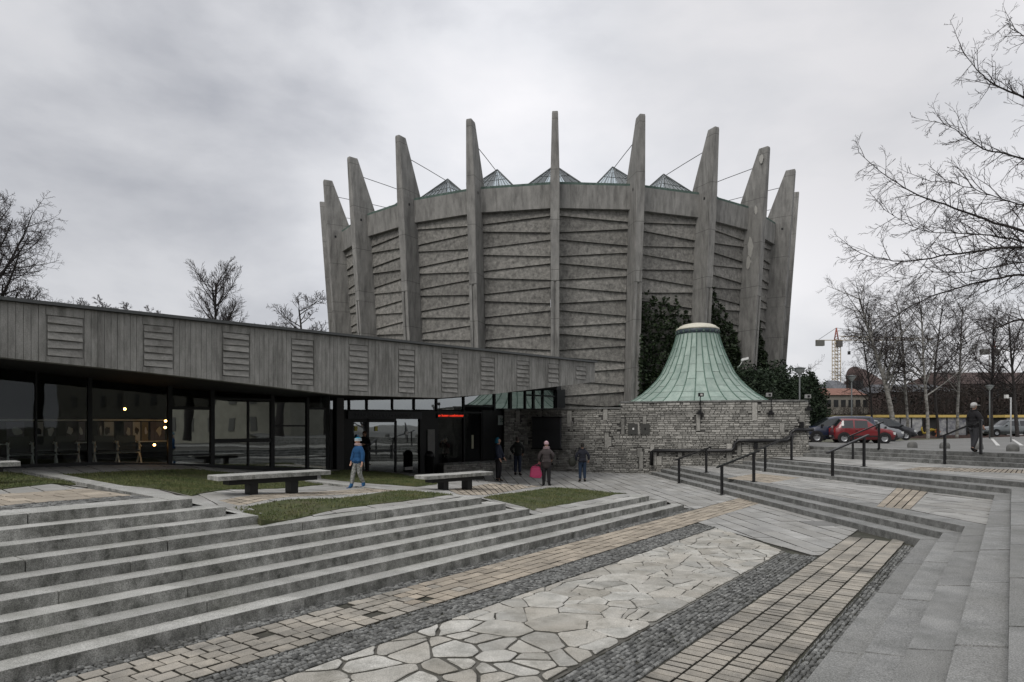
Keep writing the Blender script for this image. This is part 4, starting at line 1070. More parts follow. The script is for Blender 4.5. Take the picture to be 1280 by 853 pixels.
for i, (u, v, lb) in enumerate(((156, 511.5, 'small glowing orange lamp behind the second window, highest of four'), (207, 526.5, 'small glowing orange lamp beside the thick mullion, upper of a close pair'), (206.5, 534.5, 'small glowing orange lamp beside the thick mullion, lower of a close pair'), (193, 556.3, 'small glowing orange lamp under the white rail, lowest of four'))):
    p = gl_(u, K1+40); z = EYE+(HZ-v)/F*p.y; lp = thing('lamp', lb, 'lamp', (p.x, p.y, z), 'small orange lamps behind the glass')
    mb = MB(); mb.ball((p.x, p.y, z), .035, 10); mb.build('bulb', M['lamp_on'], lp); mb = MB(); mb.lathe((p.x, p.y, z+.03), [(.03, 0), (.034, .03), (.012, .05)], 8); mb.tube([(p.x, p.y, z+.08), tuple(Vector((p.x, p.y, z+.5)))], .004, 4); mb.build('lamp_holder', M['dark'], lp)
# red running text
ld = thing('led_display', 'narrow red running-text LED strip glowing above the window right of the doors', 'led sign', tuple(gl_(560, K2)+fn*.1))
gq(544.5, 577.5, 517, 522.4, K2, 'case', M['dark'], ld, thick=.06, out=.12)
u = 545.5; rr = random.Random(3)
while u < 576:
    if rr.random() < .12: u += 1.2; continue
    tall = rr.random() < .3; gq(u, u+.75, 518.2 if tall else 519.0, 521.2, K2, 'led_segment', M['led'], ld, out=.16); 
    if rr.random() < .6: gq(u, u+1.3, 519.0, 519.7, K2, 'led_segment', M['led'], ld, out=.162)
    u += 1.45
# assembly point sign
sg2 = thing('wall_sign', 'small square white sign with four arrows on the black panel by the stone wall', 'sign', tuple(gl_(625, K2)))
gq(620.8, 629.2, 519.5, 531.5, K2, 'plate', plain('sign_white', (.32, .36, .34), .5), sg2, thick=.02, out=.1)
mb = MB(); c = gl_(625, K2)+fn*.13; c.z = EYE+(HZ-525.5)/F*c.y
for sx_, sz_ in ((1, 1), (-1, 1), (1, -1), (-1, -1)):
    dv = (fd*sx_+Vector((0, 0, sz_))).normalized(); nv = fn.cross(dv); a = c+dv*.16; b = c+dv*.045; mb.bar(a, b, .03, .004, up=fn)
    i = len(mb.v); mb.v += [tuple(b-dv*.03), tuple(b+dv*.05+nv*.05), tuple(b+dv*.05-nv*.05)]; mb.face((i, i+1, i+2))
mb.build('arrow', plain('sign_green', (.02, .06, .04), .5), sg2)
# litter bin
p = at(537, 591, .12); bn = thing('litter_bin', 'black dome-topped litter bin beside the entrance doors', 'bin', (p[0], p[1]-.1, .1))
mb = MB(); mb.lathe((p[0], p[1]-.1, .1), [(0.01, 0), (.22, 0), (.225, .75), (.235, .76), (.235, .8), (.2, .93), (.11, 1.02), (0.01, 1.04)], 20); mb.build('body', plain('bin_black', (.008, .008, .009), .4), bn)
mb = MB(); mb.box((p[0], p[1]-.1-.215, .1+.86), (.2, .04, .1)); mb.build('opening', plain('bin_mouth', (.05, .05, .05), .6), bn)

# ------------------------------------------------------------------ the curved stone wall
wu = [(630, 35.0), (656, 35.2), (700, 33.5), (740, 32.5), (776, 32.1), (814, 32.0), (850, 31.3), (900, 30.6), (950, 30.2), (1012, 30.0)]
wl = [((u-CX)/F*Y, Y) for u, Y in wu]
def catmull(P, n=6):
    out = []
    for i in range(len(P)-1):
        a, b, c, d = P[max(i-1, 0)], P[i], P[i+1], P[min(i+2, len(P)-1)]
        for j in range(n):
            t = j/n; out.append(tuple(.5*((2*b[k])+(-a[k]+c[k])*t+(2*a[k]-5*b[k]+4*c[k]-d[k])*t*t+(-a[k]+3*b[k]-3*c[k]+d[k])*t**3) for k in range(2)))
    out.append(P[-1]); return out
wl = catmull(wl); wl.append((wl[-1][0]+.35, wl[-1][1]+3.2))
cum = [0]
for a, b in zip(wl, wl[1:]): cum.append(cum[-1]+math.dist(a, b))
def wp(t, off=0.0):
    t = min(max(t, 0), cum[-1]-1e-6); i = max(0, np.searchsorted(cum, t, side='right')-1); i = min(i, len(wl)-2); k = (t-cum[i])/(cum[i+1]-cum[i])
    a, b = wl[i], wl[i+1]; L = math.dist(a, b); nx, ny = (b[1]-a[1])/L, -(b[0]-a[0])/L
    return (a[0]+(b[0]-a[0])*k+nx*off, a[1]+(b[1]-a[1])*k+ny*off)
tS = min(range(len(wl)), key=lambda i: abs(wl[i][0]/wl[i][1]*F+CX-776)); tS = cum[tS]
ztw = lambda t: 3.13 if t < tS else 3.42
wall = thing('stone_wall', 'long curved wall of rough coursed limestone blocks with a thin coping', 'wall', (wl[0][0], wl[0][1], 0))
mb = MB(); ts = list(np.arange(0, cum[-1], .4))+[cum[-1]]
for a, b in zip(ts, ts[1:]):
    z1 = ztw((a+b)/2); q = [wp(a, -.02), wp(b, -.02), wp(b, -.4), wp(a, -.4)]; mb.prism(q, -.3, z1-.02)
mb.build('core', plain('wall_mortar', (.075, .073, .068), .95), wall)
rnd = random.Random(77); big, small = [], MB()
z = -.05; tend = cum[-1]; vert = []
for i in range(34):
    t0 = rnd.uniform(.3, tend-3.4); zz = rnd.uniform(.1, 2.6); vert.append((t0, t0+rnd.uniform(.16, .26), zz, zz+rnd.uniform(.4, .85)))
def blockmb(mb, t0, t1, z0, z1, o, tone):
    q = [wp(t0, -.05), wp(t1, -.05), wp(t1, o), wp(t0, o)]; c = .012
    b = len(mb.v); A, B = wp(t0, -.03), wp(t1, -.03); Ao, Bo = wp(t0+.004, o-.015), wp(t1-.004, o-.015); Ai, Bi = wp(t0+.02, o), wp(t1-.02, o)
    mb.v += [(*A, z0), (*B, z0), (*B, z1), (*A, z1), (*Ao, z0+.003), (*Bo, z0+.003), (*Bo, z1-.003), (*Ao, z1-.003), (*Ai, z0+.014), (*Bi, z0+.014), (*Bi, z1-.014), (*Ai, z1-.014)]
    for f in ((0, 1, 5, 4), (1, 2, 6, 5), (2, 3, 7, 6), (3, 0, 4, 7), (4, 5, 9, 8), (5, 6, 10, 9), (6, 7, 11, 10), (7, 4, 8, 11), (8, 9, 10, 11)): mb.face(tuple(b+i for i in f), 0, tone)
while z < 3.42:
    hh = rnd.choice([.07, .085, .1, .11, .13]); t = -rnd.random()*.2+.02
    while t < tend:
        L = rnd.choice([.13, .18, .22, .28, .34, .42]); t1 = min(t+L, tend)
        zt = min(z+hh, ztw((t+t1)/2)-.02)
        if t1-t > .05 and zt-z > .03 and not any(a-.005 < (t+t1)/2 < b+.005 and c < z+hh/2 < d for a, b, c, d in vert):
            o = rnd.uniform(.0, .045); s0, s1 = max(t+.007, 0), t1-.007
            for a, b, c, d in vert:
                if c < z+hh/2 < d:
                    if s0 < a < s1: s1 = a-.008
                    if s0 < b < s1: s0 = b+.008
            if s1-s0 > .04:
                if s1-s0 > .36 and len(big) < 240: big.append((s0, s1, z+.006, zt-.006, o))
                else: blockmb(small, s0, s1, z+.006, zt-.006, o, rnd.random())
        t = t1
    z += hh
for a, b, c, d in vert: big.append((a, b, c, min(d, ztw(a)-.03), .035))
for q in big: mb = MB(); blockmb(mb, *q, 0.0); mb.build('block', M['stone'], wall)
small.build('small_blocks', M['stone'], wall)['kind'] = 'stuff'
mb_t = 0.0
while mb_t < tend-.05:
    L = min(rnd.uniform(.5, .95), tend-mb_t); t1 = mb_t+L
    if mb_t < tS < t1: t1 = tS
    mb = MB(); n_ = max(1, int((t1-mb_t)/.35))
    for i in range(n_):
        a, b = mb_t+(t1-mb_t)*i/n_, mb_t+(t1-mb_t)*(i+1)/n_; mb.prism([wp(a+(.004 if i == 0 else 0), .06), wp(b, .06), wp(b, -.44), wp(a+(.004 if i == 0 else 0), -.44)], ztw((mb_t+t1)/2)-.02, ztw((mb_t+t1)/2)+.055, .008, bottom=True)
    mb.build('coping_stone', M['granite_r'], wall); mb_t = t1
# end face against the sky
def t_of_u(u):
    return min(np.arange(0, cum[-1]-3.2, .02), key=lambda t: abs(wp(t)[0]/wp(t)[1]*F+CX-u))
def wq(u0, u1, v0, v1, off, th_, name, mat, parent):
    mb = MB(); a, b = wp(t_of_u(u0), off), wp(t_of_u(u1), off); z1 = EYE+(HZ-v0)/F*a[1]; z0 = EYE+(HZ-v1)/F*a[1]
    d = (b[0]-a[0], b[1]-a[1]); L = math.hypot(*d); nx, ny = d[1]/L*th_, -d[0]/L*th_
    mb.prism([a, b, (b[0]-nx, b[1]-ny), (a[0]-nx, a[1]-ny)], z0, z1, bottom=True); return mb.build(name, mat, parent)
nb = thing('notice_board', 'large blank black notice board fixed to the shaded end of the stone wall', 'board', (*wp(t_of_u(684)), 0))
wq(667, 702, 522, 561, .12, .1, 'board', plain('board_black', (.06, .062, .066), .3), nb)
for v in (522, 560.5): wq(666, 703, v-.6, v+1, .14, .14, 'rim', M['dark'], nb)
for i in range(3): wq(668+i*11.5, 678+i*11.5, 537, 537.6, .125, .01, 'joint', plain('board_grey', (.05, .05, .05), .4), nb)
for u, lb in ((791, 'left of two dark square metal plates on the stone wall'), (806, 'right of two dark square metal plates on the stone wall')):
    pl_ = thing('wall_plate', lb, 'plate', (*wp(t_of_u(u)), 1.8), 'square plates on the stone wall'); wq(u-6, u+6, 530, 543, .07, .05, 'plate', plain('plate_grey', (.06, .06, .055), .7), pl_); wq(u-1, u+1, 535, 537.5, .1, .03, 'hub', M['dark'] if u > 800 else M['white'], pl_)
# thick stepped handrail on the wall
wr = thing('wall_handrail', 'thick black handrail stepping up along the stone wall beside the steps', 'handrail', (*wp(t_of_u(815), .2), 0))
path = [(815.5, 582, 'end'), (816, 565), (819, 563.5), (914, 563.5), (917, 560), (918, 554), (922, 551), (980, 551), (985, 548), (986, 541), (990, 537.5), (1010, 537.5)]
mb = MB(); pts = []
for q in path:
    a = wp(t_of_u(q[0]), .16); pts.append((a[0], a[1], EYE+(HZ-q[1])/F*a[1]))
dense = []
for a, b in zip(pts, pts[1:]):
    n_ = max(1, int(math.dist(a, b)/.5)); 
    for i in range(n_): dense.append(tuple(a[j]+(b[j]-a[j])*i/n_ for j in range(3)))
dense.append(pts[-1])
# follow the wall in plan
fix = []
for x, y, zz in dense:
    u = CX+F*x/y; t_ = t_of_u(u); a = wp(t_, .16); fix.append((a[0], a[1], zz))
mb.tube(fix, .085, 8); mb.build('rail', M['rail'], wr)
for u, v0, v1 in ((944, 553, 562), (1001, 527.5, 538), (860, 564, 566)): wq(u-2.2, u+2.2, v0, v1, .15, .14, 'bracket', M['rail'], wr)
# spotlights on brackets
for i, (u, va, vb, lb) in enumerate(((876, 492.5, 517, 'spotlight on a black bracket in front of the green cone'), (961, 492.5, 517, 'spotlight on a black bracket right of the green cone'), (1009.5, 494.5, 512, 'spotlight on a black bracket at the right end of the stone wall'))):
    a = wp(t_of_u(u+(2 if i == 1 else 0)), .14); sx_ = (u-CX)/F*a[1]; z_ = lambda v: EYE+(HZ-v)/F*a[1]
    s_ = thing('spotlight', lb, 'spotlight', (a[0], a[1], z_(517)), 'spotlights along the wall top')
    mb = MB(); mb.tube([(a[0], a[1], z_(vb)), (a[0], a[1], z_(va+5)), (sx_, a[1]-.02, z_(va+3))], .022, 6); mb.build('bracket', M['dark'], s_)
    mb = MB(); mb.box((a[0]-.02, a[1], z_(vb)), (.26, .16, .1)); mb.box((a[0]-.02, a[1], z_(vb-2)), (.12, .14, .14)); mb.build('base', M['dark'], s_)
    mb = MB(); mb.box((sx_, a[1]-.02, z_(va+1.2)), (.22, .16, .17)); mb.build('housing', M['dark'] if i == 0 else plain('spot_grey', (.3, .3, .29), .5), s_)
    mb = MB(); mb.box((sx_, a[1]-.11, z_(va+1.2)), (.1, .02, .09)); mb.build('lens', plain('spot_lens', (.55, .55, .52), .3) if i == 0 else M['dark'], s_)
# ------------------------------------------------------------------ the copper cone
CN = ((872-CX)/F*36, 36.0)
cone = thing('copper_cone', 'flared green patinated copper roof shaped like a bell behind the stone wall', 'roof', (CN[0], CN[1], 3.3))
prof = [(4.3, 3.36), (3.75, 3.52), (3.38, 3.72), (2.93, 4.02), (2.55, 4.35), (2.2, 4.72), (1.93, 5.08), (1.72, 5.5), (1.5, 5.98), (1.33, 6.42), (1.18, 6.88), (1.08, 7.28)]
NG = 30; rows = [0, 2, 3, 5, 7, 9, 11]
def cp(j, a): r, z = prof[j]; return (CN[0]+r*math.cos(a), CN[1]+r*math.sin(a), z)
for g_ in range(NG):
    a0, a1 = 2*math.pi*g_/NG, 2*math.pi*(g_+1)/NG; off = g_ % 2
    cuts = rows if off == 0 else [0, 1, 3, 4, 6, 8, 11]
    if math.sin((a0+a1)/2) > .35: cuts = [0, 11]
    for r0, r1 in zip(cuts, cuts[1:]):
        mb = MB()
        for j in range(r0, r1+1): k = .012 if j == r0 else 0; c_ = cp(j, a0), cp(j, a1); mb.v += [c_[0], c_[1]]
        # lower edge laps a little proud
        er = .018; am = (a0+a1)/2; mb.v[0] = (mb.v[0][0]+er*math.cos(am), mb.v[0][1]+er*math.sin(am), mb.v[0][2]+er*.3); mb.v[1] = (mb.v[1][0]+er*math.cos(am), mb.v[1][1]+er*math.sin(am), mb.v[1][2]+er*.3)
        for i in range(r1-r0): mb.face((2*i, 2*i+1, 2*i+3, 2*i+2))
        mb.build('copper_panel', M['copper'], cone)
    mb = MB(); mb.tube([tuple(Vector(cp(j, a0))+Vector((math.cos(a0), math.sin(a0), .5))*.012) for j in range(len(prof))], .028, 5, smooth=False); mb.build('standing_seam', M['seam'], cone)
mb = MB(); mb.lathe((CN[0], CN[1], 0), [(1.06, 7.2), (1.13, 7.22), (1.15, 7.42), (1.1, 7.45)], 32); mb.build('collar', plain('collar_dark', (.045, .06, .075), .4), cone)
mb = MB(); mb.lathe((CN[0], CN[1], 0), [(1.08, 7.44), (1.14, 7.45), (1.14, 7.52), (.98, 7.62), (.96, 7.66), (.78, 7.74), (.4, 7.82), (.01, 7.85)], 32); mb.build('cap', M['cap'], cone)
mb = MB()
for i in range(20): a_ = 2*math.pi*i/20; mb.box((CN[0]+1.16*math.cos(a_), CN[1]+1.16*math.sin(a_), 7.33), (.02, .1, .14), (math.cos(a_), math.sin(a_), 0))
mb.build('collar_stud', M['verd'], cone)
rf = thing('flat_roof', 'low flat dark roof between the stone wall and the rotunda', 'roof', (8, 36, 3))
q = [wp(t, -.4) for t in np.arange(tS, cum[-1]-.1, .6)]; q += [(13.6, 40.0), (4, 40.0)]
m_ = delaunay_2d_cdt([Vector(p) for p in q], [], [list(range(len(q)))], 1, 1e-5)
mb = MB(); mb.v = [(p.x, p.y, 3.3) for p in m_[0]]; [mb.face(tuple(f)) for f in m_[2]]; mb.build('deck', M['roof'], rf)
# things by the clerestory
yw = lambda u, v, Y: atY(u, v, Y)
# ------------------------------------------------------------------ benches
rnd = random.Random(31)
def bench(u, v, L, label, dark=False, zf=None, ang=None, stones=3):
    p = atH(u, v) if zf is None else at(u, v, zf)
    o = thing('park_bench', label, 'bench', p, 'stone benches', 0)
    x = 0; cuts = sorted([0]+[L*(i+1)/stones+rnd.uniform(-.08, .08) for i in range(stones-1)]+[L])
    dd = fd if ang is None else Vector((math.cos(ang), math.sin(ang), 0)); nn = Vector((dd.y, -dd.x, 0)); c = Vector(p)
    for a, b in zip(cuts, cuts[1:]):
        mb = MB(); q = [c+dd*(a-L/2+.004)+nn*.26, c+dd*(b-L/2-.004)+nn*.26, c+dd*(b-L/2-.004)-nn*.26, c+dd*(a-L/2+.004)-nn*.26]
        mb.prism([(k.x, k.y) for k in q], p[2]+.335, p[2]+.425+rnd.uniform(-.004, .004), .01, bottom=True); mb.build('seat_slab', M['granite'], o)
    mb = MB(); mb.bar(tuple(c+dd*(-L/2+.25)+Vector((0, 0, .285))), tuple(c+dd*(L/2-.25)+Vector((0, 0, .285))), .3, .1); mb.build('beam', M['dark'], o)
    for s in (-.18, .18):
        mb = MB(); q = c+dd*L*s; mb.box((q.x, q.y, p[2]+.115), (.16, .24, .25), dd); mb.build('leg', M['dark'], o)
    return o
bench(340, 617.5, 2.3, 'long stone bench on the tan path beside the middle lawn, nearest whole bench')
bench(569, 612.5, 2.2, 'stone bench on the paving left of the front lawn, at mid distance')
bench(-72, 609, 2.2, 'stone bench cut off by the left edge on the upper lawn')
bench(621, 587.5, 1.7, 'low dark stone bench standing against the foot of the stone wall', stones=2)
pw = thing('stone_plinth', 'low stone plinth with a slab top under the windows right of the doors', 'plinth', tuple(gl_(588, K2)+fn*.35))
a, b = gl_(546, K2)+fn*.5, gl_(634, K2)+fn*.5; L = (b-a).length; d = (b-a).normalized()
mb = MB(); q = [a, b, b-fn*.45, a-fn*.45]; mb.prism([(k.x, k.y) for k in q], -.1, .40); mb.build('core', plain('plinth_mortar', (.09, .088, .08), .9), pw)
rnd = random.Random(5); mb = MB(); z = .0
while z < .38:
    hh = rnd.choice((.08, .1, .12)); t = 0
    while t < L:
        w_ = rnd.uniform(.15, .4); c = a+d*(t+w_/2)+fn*.01; mb.box((c.x, c.y, z+hh/2+.01), (w_-.02, .05+rnd.random()*.03, min(hh, .39-z)-.015), d, t=rnd.random()); t += w_
    z += hh
mb.build('small_blocks', M['stone'], pw)['kind'] = 'stuff'
t = 0
while t < L-.1:
    w_ = min(rnd.uniform(.8, 1.2), L-t); q = [a+d*(t+.004)+fn*.08, a+d*(t+w_)+fn*.08, a+d*(t+w_)-fn*.4, a+d*(t+.004)-fn*.4]; mb = MB(); mb.prism([(k.x, k.y) for k in q], .41, .49, .008, bottom=True); mb.build('top_slab', M['granite_r'], pw); t += w_

# ------------------------------------------------------------------ step handrails
def handrail(feet, bar0, bar1, label, topadj=0):
    """feet: photo foot of each post with the height it stands on; bar ends as photo points"""
    P = [at(u, v, z) for u, v, z in feet]
    o = thing('handrail', label, 'handrail', P[0], 'black handrails on the right-hand steps')
    def on(bar):
        u, v = bar
        # bar lies in the upright plane through the posts
        a, b = Vector(P[0]), Vector(P[-1]); n = Vector((b.y-a.y, -(b.x-a.x), 0)); k = (u-CX)/F
        Y = (n.x*a.x+n.y*a.y)/(n.x*k+n.y); return Vector((k*Y, Y, EYE+(HZ-v)/F*Y))
    A, B = on(bar0), on(bar1)
    mb = MB(); mb.bar(A, B, .1, .05); mb.build('rail', M['rail'], o)
    for p in P:
        t = (Vector((p[0], p[1], 0))-Vector((A.x, A.y, 0))).dot(Vector((B.x-A.x, B.y-A.y, 0)))/((B.x-A.x)**2+(B.y-A.y)**2); z = A.z+(B.z-A.z)*t
        mb = MB(); mb.box((p[0], p[1], (z-.02+p[2]-.05)/2), (.075, .075, z-.02-p[2]+.05), (B.x-A.x, B.y-A.y, 0)); mb.build('post', M['rail'], o)
        mb = MB(); mb.box((p[0], p[1], p[2]+.008), (.16, .16, .016), (B.x-A.x, B.y-A.y, 0)); mb.build('foot_plate', M['rail'], o)
    return o
handrail([(848.7, 604.5, 0), (882.8, 591.2, .4125)], (843.5, 575.5), (888.5, 559), 'short black handrail on the lower steps nearest the stone wall')
handrail([(902.3, 619, 0), (942.2, 602.7, .4125)], (896, 584.5), (949, 563.5), 'black handrail rising over the lower steps, second from the stone wall')
handrail([(956.5, 589.8, .4125), (989.4, 575.6, .825)], (949.5, 561.5), (994, 542.5), 'black handrail over the middle steps, in line behind the second lower one')
handrail([(1040.7, 600, .4125), (1080, 583.7, .825)], (1034, 566.5), (1085.5, 544), 'black handrail over the middle steps in front of the red car')
handrail([(1066, 574.5, .9), (1098.7, 561, 1.36)], (1060.5, 546.5), (1104.5, 527.5), 'black handrail on the upper steps with its end across the red car bonnet')
P5 = at(1181, 580.7, .9)
handrail([(1181, 580.7, .9), (1226, 566.5, 1.36)], (1174.5, 547), (1228, 525), 'black handrail on the upper steps beside the man in the pale cap')

# ------------------------------------------------------------------ ivy and yews
def scatter_leaves(mb, pts, size, rnd, n=1, flat=.6):
    for p in pts:
        a = rnd.random()*6.283; t = rnd.uniform(-flat, flat)*1.4; s = size*rnd.uniform(.6, 1.3)
        d = Vector((math.cos(a), math.sin(a), rnd.uniform(-.9, .9))).normalized(); e = d.orthogonal().normalized(); e = (e*math.cos(t*3)+d.cross(e)*math.sin(t*3))
        c = Vector(p); i = len(mb.v); mb.v += [tuple(c-d*s), tuple(c+e*s*.55), tuple(c+d*s), tuple(c-e*s*.55)]; mb.face((i, i+1, i+2, i+3), 0, rnd.random())
rnd = random.Random(51)
iv = thing('ivy', 'dark green ivy climbing the rotunda wall and pylons behind the copper cone', 'ivy', pol(19, 2.2*STEP, -1.2))
mb = MB(); pts = []
from mathutils import noise
tops = [(1.0, 8.9), (1.15, 9.3), (1.4, 8.9), (1.75, 8.9), (1.95, 7.4), (2.12, 9.6), (2.25, 10.0), (2.5, 8.9), (2.8, 7.3), (2.95, 6.2), (3.15, 7.6), (3.35, 8.8), (3.5, 8.2), (3.75, 6.4), (3.95, 4.8)]
while len(pts) < 20000:
    k = rnd.uniform(1.03, 3.95); top = float(np.interp(k, [a for a, _ in tops], [b for _, b in tops]))*.89+noise.noise(Vector((k*6, 3, 0)))*1.3
    z = rnd.uniform(-1, top)
    dk = abs(k-round(k)); near_p = dk < .07
    if near_p and z > top-3.2+noise.noise(Vector((k*30, z, 0)))*2: continue
    d = top-z
    if d < 1.2 and noise.noise(Vector((k*22, z*1.6, 1))) < .15-.3*d: continue
    r = rw(z)+.2+abs(noise.noise(Vector((k*14, z*1.3, 7))))*.9*min(1, d/2)+rnd.random()*.15
    if near_p: r = ro(z)+rnd.uniform(0, .25)
    pts.append(pol(r, k*STEP, z))
scatter_leaves(mb, pts, .13, rnd); mb.build('foliage', M['ivy'], iv)
mb = MB()
for i in range(26):
    k = rnd.uniform(1.1, 3.8); top = float(np.interp(k, [a for a, _ in tops], [b for _, b in tops])); q = []; kk = k
    for j in range(7): q.append(pol(rw(0)+.2, kk*STEP, -2+(top*.85+2)*j/6)); kk += rnd.uniform(-.07, .07)
    mb.tube(q, [.04-.004*j for j in range(7)], 4)
mb.build('stem', M['bark'], iv)
def yew_old(u, Y, vtop, wpx, label, seed):
    rnd = random.Random(seed); x = (u-CX)/F*Y; zt = EYE+(HZ-vtop)/F*Y; z0 = 1.1; R0 = wpx/2/F*Y; Hh = zt-z0
    o = thing('yew_tree', label, 'yew tree', (x, Y, z0), 'yew trees behind the wall end')
    mb = MB(); pts = []
    spires = [(rnd.uniform(-.6, .6)*R0, rnd.uniform(-.6, .6)*R0, rnd.uniform(.72, .95)) for _ in range(9)]+[(0, 0, 1.0)]
    prof_ = lambda f: (1-f**2.2)**.75*(.82+.18*math.sin(min(f*6, 1.57)))
    core = MB()
    for sx_, sy_, sh in spires:
        rr_ = R0*(.55 if sh < 1 else .72)
        core.lathe((x+sx_, Y+sy_, z0), [(max(.02, rr_*prof_(f)*.86), f*Hh*sh) for f in (0, .2, .4, .6, .75, .88, .96)], 9)
        n_ = int(2300*(rr_/1.2)*Hh*sh/4.5)
        for _ in range(n_):
            f = rnd.random()**.85; a = rnd.random()*6.283; w_ = noise.noise(Vector((math.cos(a)*2+sx_, math.sin(a)*2, f*7+sy_)))
            r = rr_*max(prof_(f), .05)*(1+.38*w_)*rnd.uniform(.82, 1.08); pts.append((x+sx_+r*math.cos(a), Y+sy_+r*math.sin(a), z0+f*Hh*sh*(1+.03*w_)))
    core.build('branches', plain('yew_inner', (.008, .013, .008), .9), o); scatter_leaves(mb, pts, .11, rnd); mb.build('crown', M['yew'], o)
    mb = MB(); mb.tube([(x, Y, z0-.2), (x, Y, z0+Hh*.6)], [.16, .05], 7); mb.build('trunk', M['bark'], o)
def yew(u, Y, vtop, wpx, label, seed, lean=0):
    rnd = random.Random(seed); x = (u-CX)/F*Y; zt = EYE+(HZ-vtop)/F*Y; z0 = 1.1; R0 = wpx/2/F*Y; Hh = zt-z0
    o = thing('yew_tree', label, 'yew tree', (x, Y, z0), 'yew trees behind the wall end')
    mb = MB(); pts = []; core = MB()
    lobes = [(x, Y, z0+Hh*.35, R0*.95, Hh*.5)]
    for i in range(16):
        a = rnd.random()*6.283; r = R0*rnd.uniform(.2, .8); f = rnd.random()**.8; lobes.append((x+r*math.cos(a)*(1-f*.45), Y+r*math.sin(a)*(1-f*.45), z0+Hh*(.2+.6*f*(1-r/R0*.35)), R0*rnd.uniform(.3, .5), Hh*rnd.uniform(.15, .27)))
    for cx, cy, cz, r, h in lobes:
        core.ball((cx, cy, cz), 1, 8, sc_=(r*.86, r*.86, h*.86))
        for _ in range(int(260*r*h*6)):
            d = Vector((rnd.gauss(0, 1), rnd.gauss(0, 1), rnd.gauss(.2, 1))).normalized(); w_ = 1+.22*noise.noise(d*2.5+Vector((cx, cy, cz)))+rnd.uniform(-.1, .16)*(1+max(0, d.z)); pts.append((cx+d.x*r*w_, cy+d.y*r*w_, max(cz+d.z*h*w_, z0)))
    core.build('branches', plain('yew_inner', (.008, .013, .008), .9), o); scatter_leaves(mb, pts, .095, rnd); mb.build('crown', M['yew'], o)
    mb = MB(); mb.tube([(x, Y, z0-.2), (x, Y, z0+Hh*.6)], [.16, .05], 7); mb.build('trunk', M['bark'], o)
yew(936, 39.5, 452, 70, 'dense dark yew closest to the copper cone', 1)
yew(970, 43.5, 450, 74, 'tallest dense dark yew behind the wall, middle of the group', 2)
yew(1006, 46.5, 462, 52, 'dense dark yew at the right end of the stone wall', 3)
cc = thing('security_camera', 'small white security camera showing against the yews right of the copper cone', 'camera', atY(931, 449, 34.5))
p = atY(931, 449, 34.5); mb = MB(); mb.box(p, (.36, .12, .12), (1, 0, .25)); mb.build('housing', M['white'], cc); mb = MB(); mb.tube([(p[0]-.1, p[1], p[2]-.04), (p[0]-.2, p[1]+.1, p[2]-.3), (p[0]-.2, p[1]+.5, p[2]-.4)], .02, 5); mb.build('pole', M['white'], cc)

# ------------------------------------------------------------------ bare trees
class Tree:
    def __init__(s, seed, minr=.006): s.minr = minr; s.r = random.Random(seed); s.trunk = MB(); s.crown = MB(); s.n = 0
    def branch(s, p, d, L, r, lev, maxlev, up=.1, wig=.18, kids=5, spread=.8, ratio=.62, sides=None, droop=0.0, tmin=.25, mb=None):
        rd = s.r; n = max(3, int(L/(.5 if lev < 2 else .28))+1) if lev < maxlev else 3; n = min(n, 9)
        pts = [Vector(p)]; dirs = []; d = Vector(d).normalized(); rad = [r]
        for i in range(n):
            d = (d+Vector((rd.uniform(-wig, wig), rd.uniform(-wig, wig), rd.uniform(-wig, wig)+up*(.5 if lev else .2)-droop*(lev >= 2)))).normalized()
            pts.append(pts[-1]+d*L/n); dirs.append(d.copy()); rad.append(max(r*(1-(i+1)/n*.72), s.minr*.7))
        tgt = mb or (s.trunk if lev <= 1 else s.crown)
        tgt.tube(pts, rad, sides or (8 if lev == 0 else 5 if lev == 1 else 3), caps=False, t=rd.random() if lev > 1 else 0); s.n += 1
        if lev >= maxlev: return
        k = kids if not callable(kids) else kids(lev)
        for j in range(k):
            t = tmin+(1-tmin)*(j+rd.random())/k; i = min(int(t*n), n-1); q = pts[i].lerp(pts[i+1], t*n-i)
            a = rd.random()*6.283; o = dirs[i].orthogonal().normalized(); o = (o*math.cos(a)+dirs[i].cross(o)*math.sin(a)); sp_ = spread*rd.uniform(.7, 1.3)
            nd = dirs[i]*math.cos(sp_)+o*math.sin(sp_)
            s.branch(q, nd, L*(ratio(lev) if callable(ratio) else ratio)*rd.uniform(.7, 1.15)*(1.15-.55*t), max(rad[i]*.55, s.minr), lev+1, maxlev, up, wig*1.15, kids, spread, ratio, None, droop, tmin*.8)
    def build(s, name, label, cat, loc, group=None, bark='bark'):
        o = thing(name, label, cat, (0, 0, 0), group); s.trunk.build('trunk', M[bark], o); s.crown.build('crown', M['twig'], o); o.location = loc; return o
def bare(seed, Hh, trunk_r, kids, maxlev=4, up=.12, spread=.75, ratio=.6, wig=.15, droop=0, lean=0, tmin=.3, bark='bark', name='bare_tree', label='', loc=(0, 0, 0), group=None, cat='tree', minr=.012):
    t = Tree(seed, minr); t.branch((0, 0, 0), (lean, 0, 1), Hh, trunk_r, 0, maxlev, up, wig*.35, kids, spread, ratio, None, droop, tmin); 
    return t.build(name, label, cat, loc, group, bark)
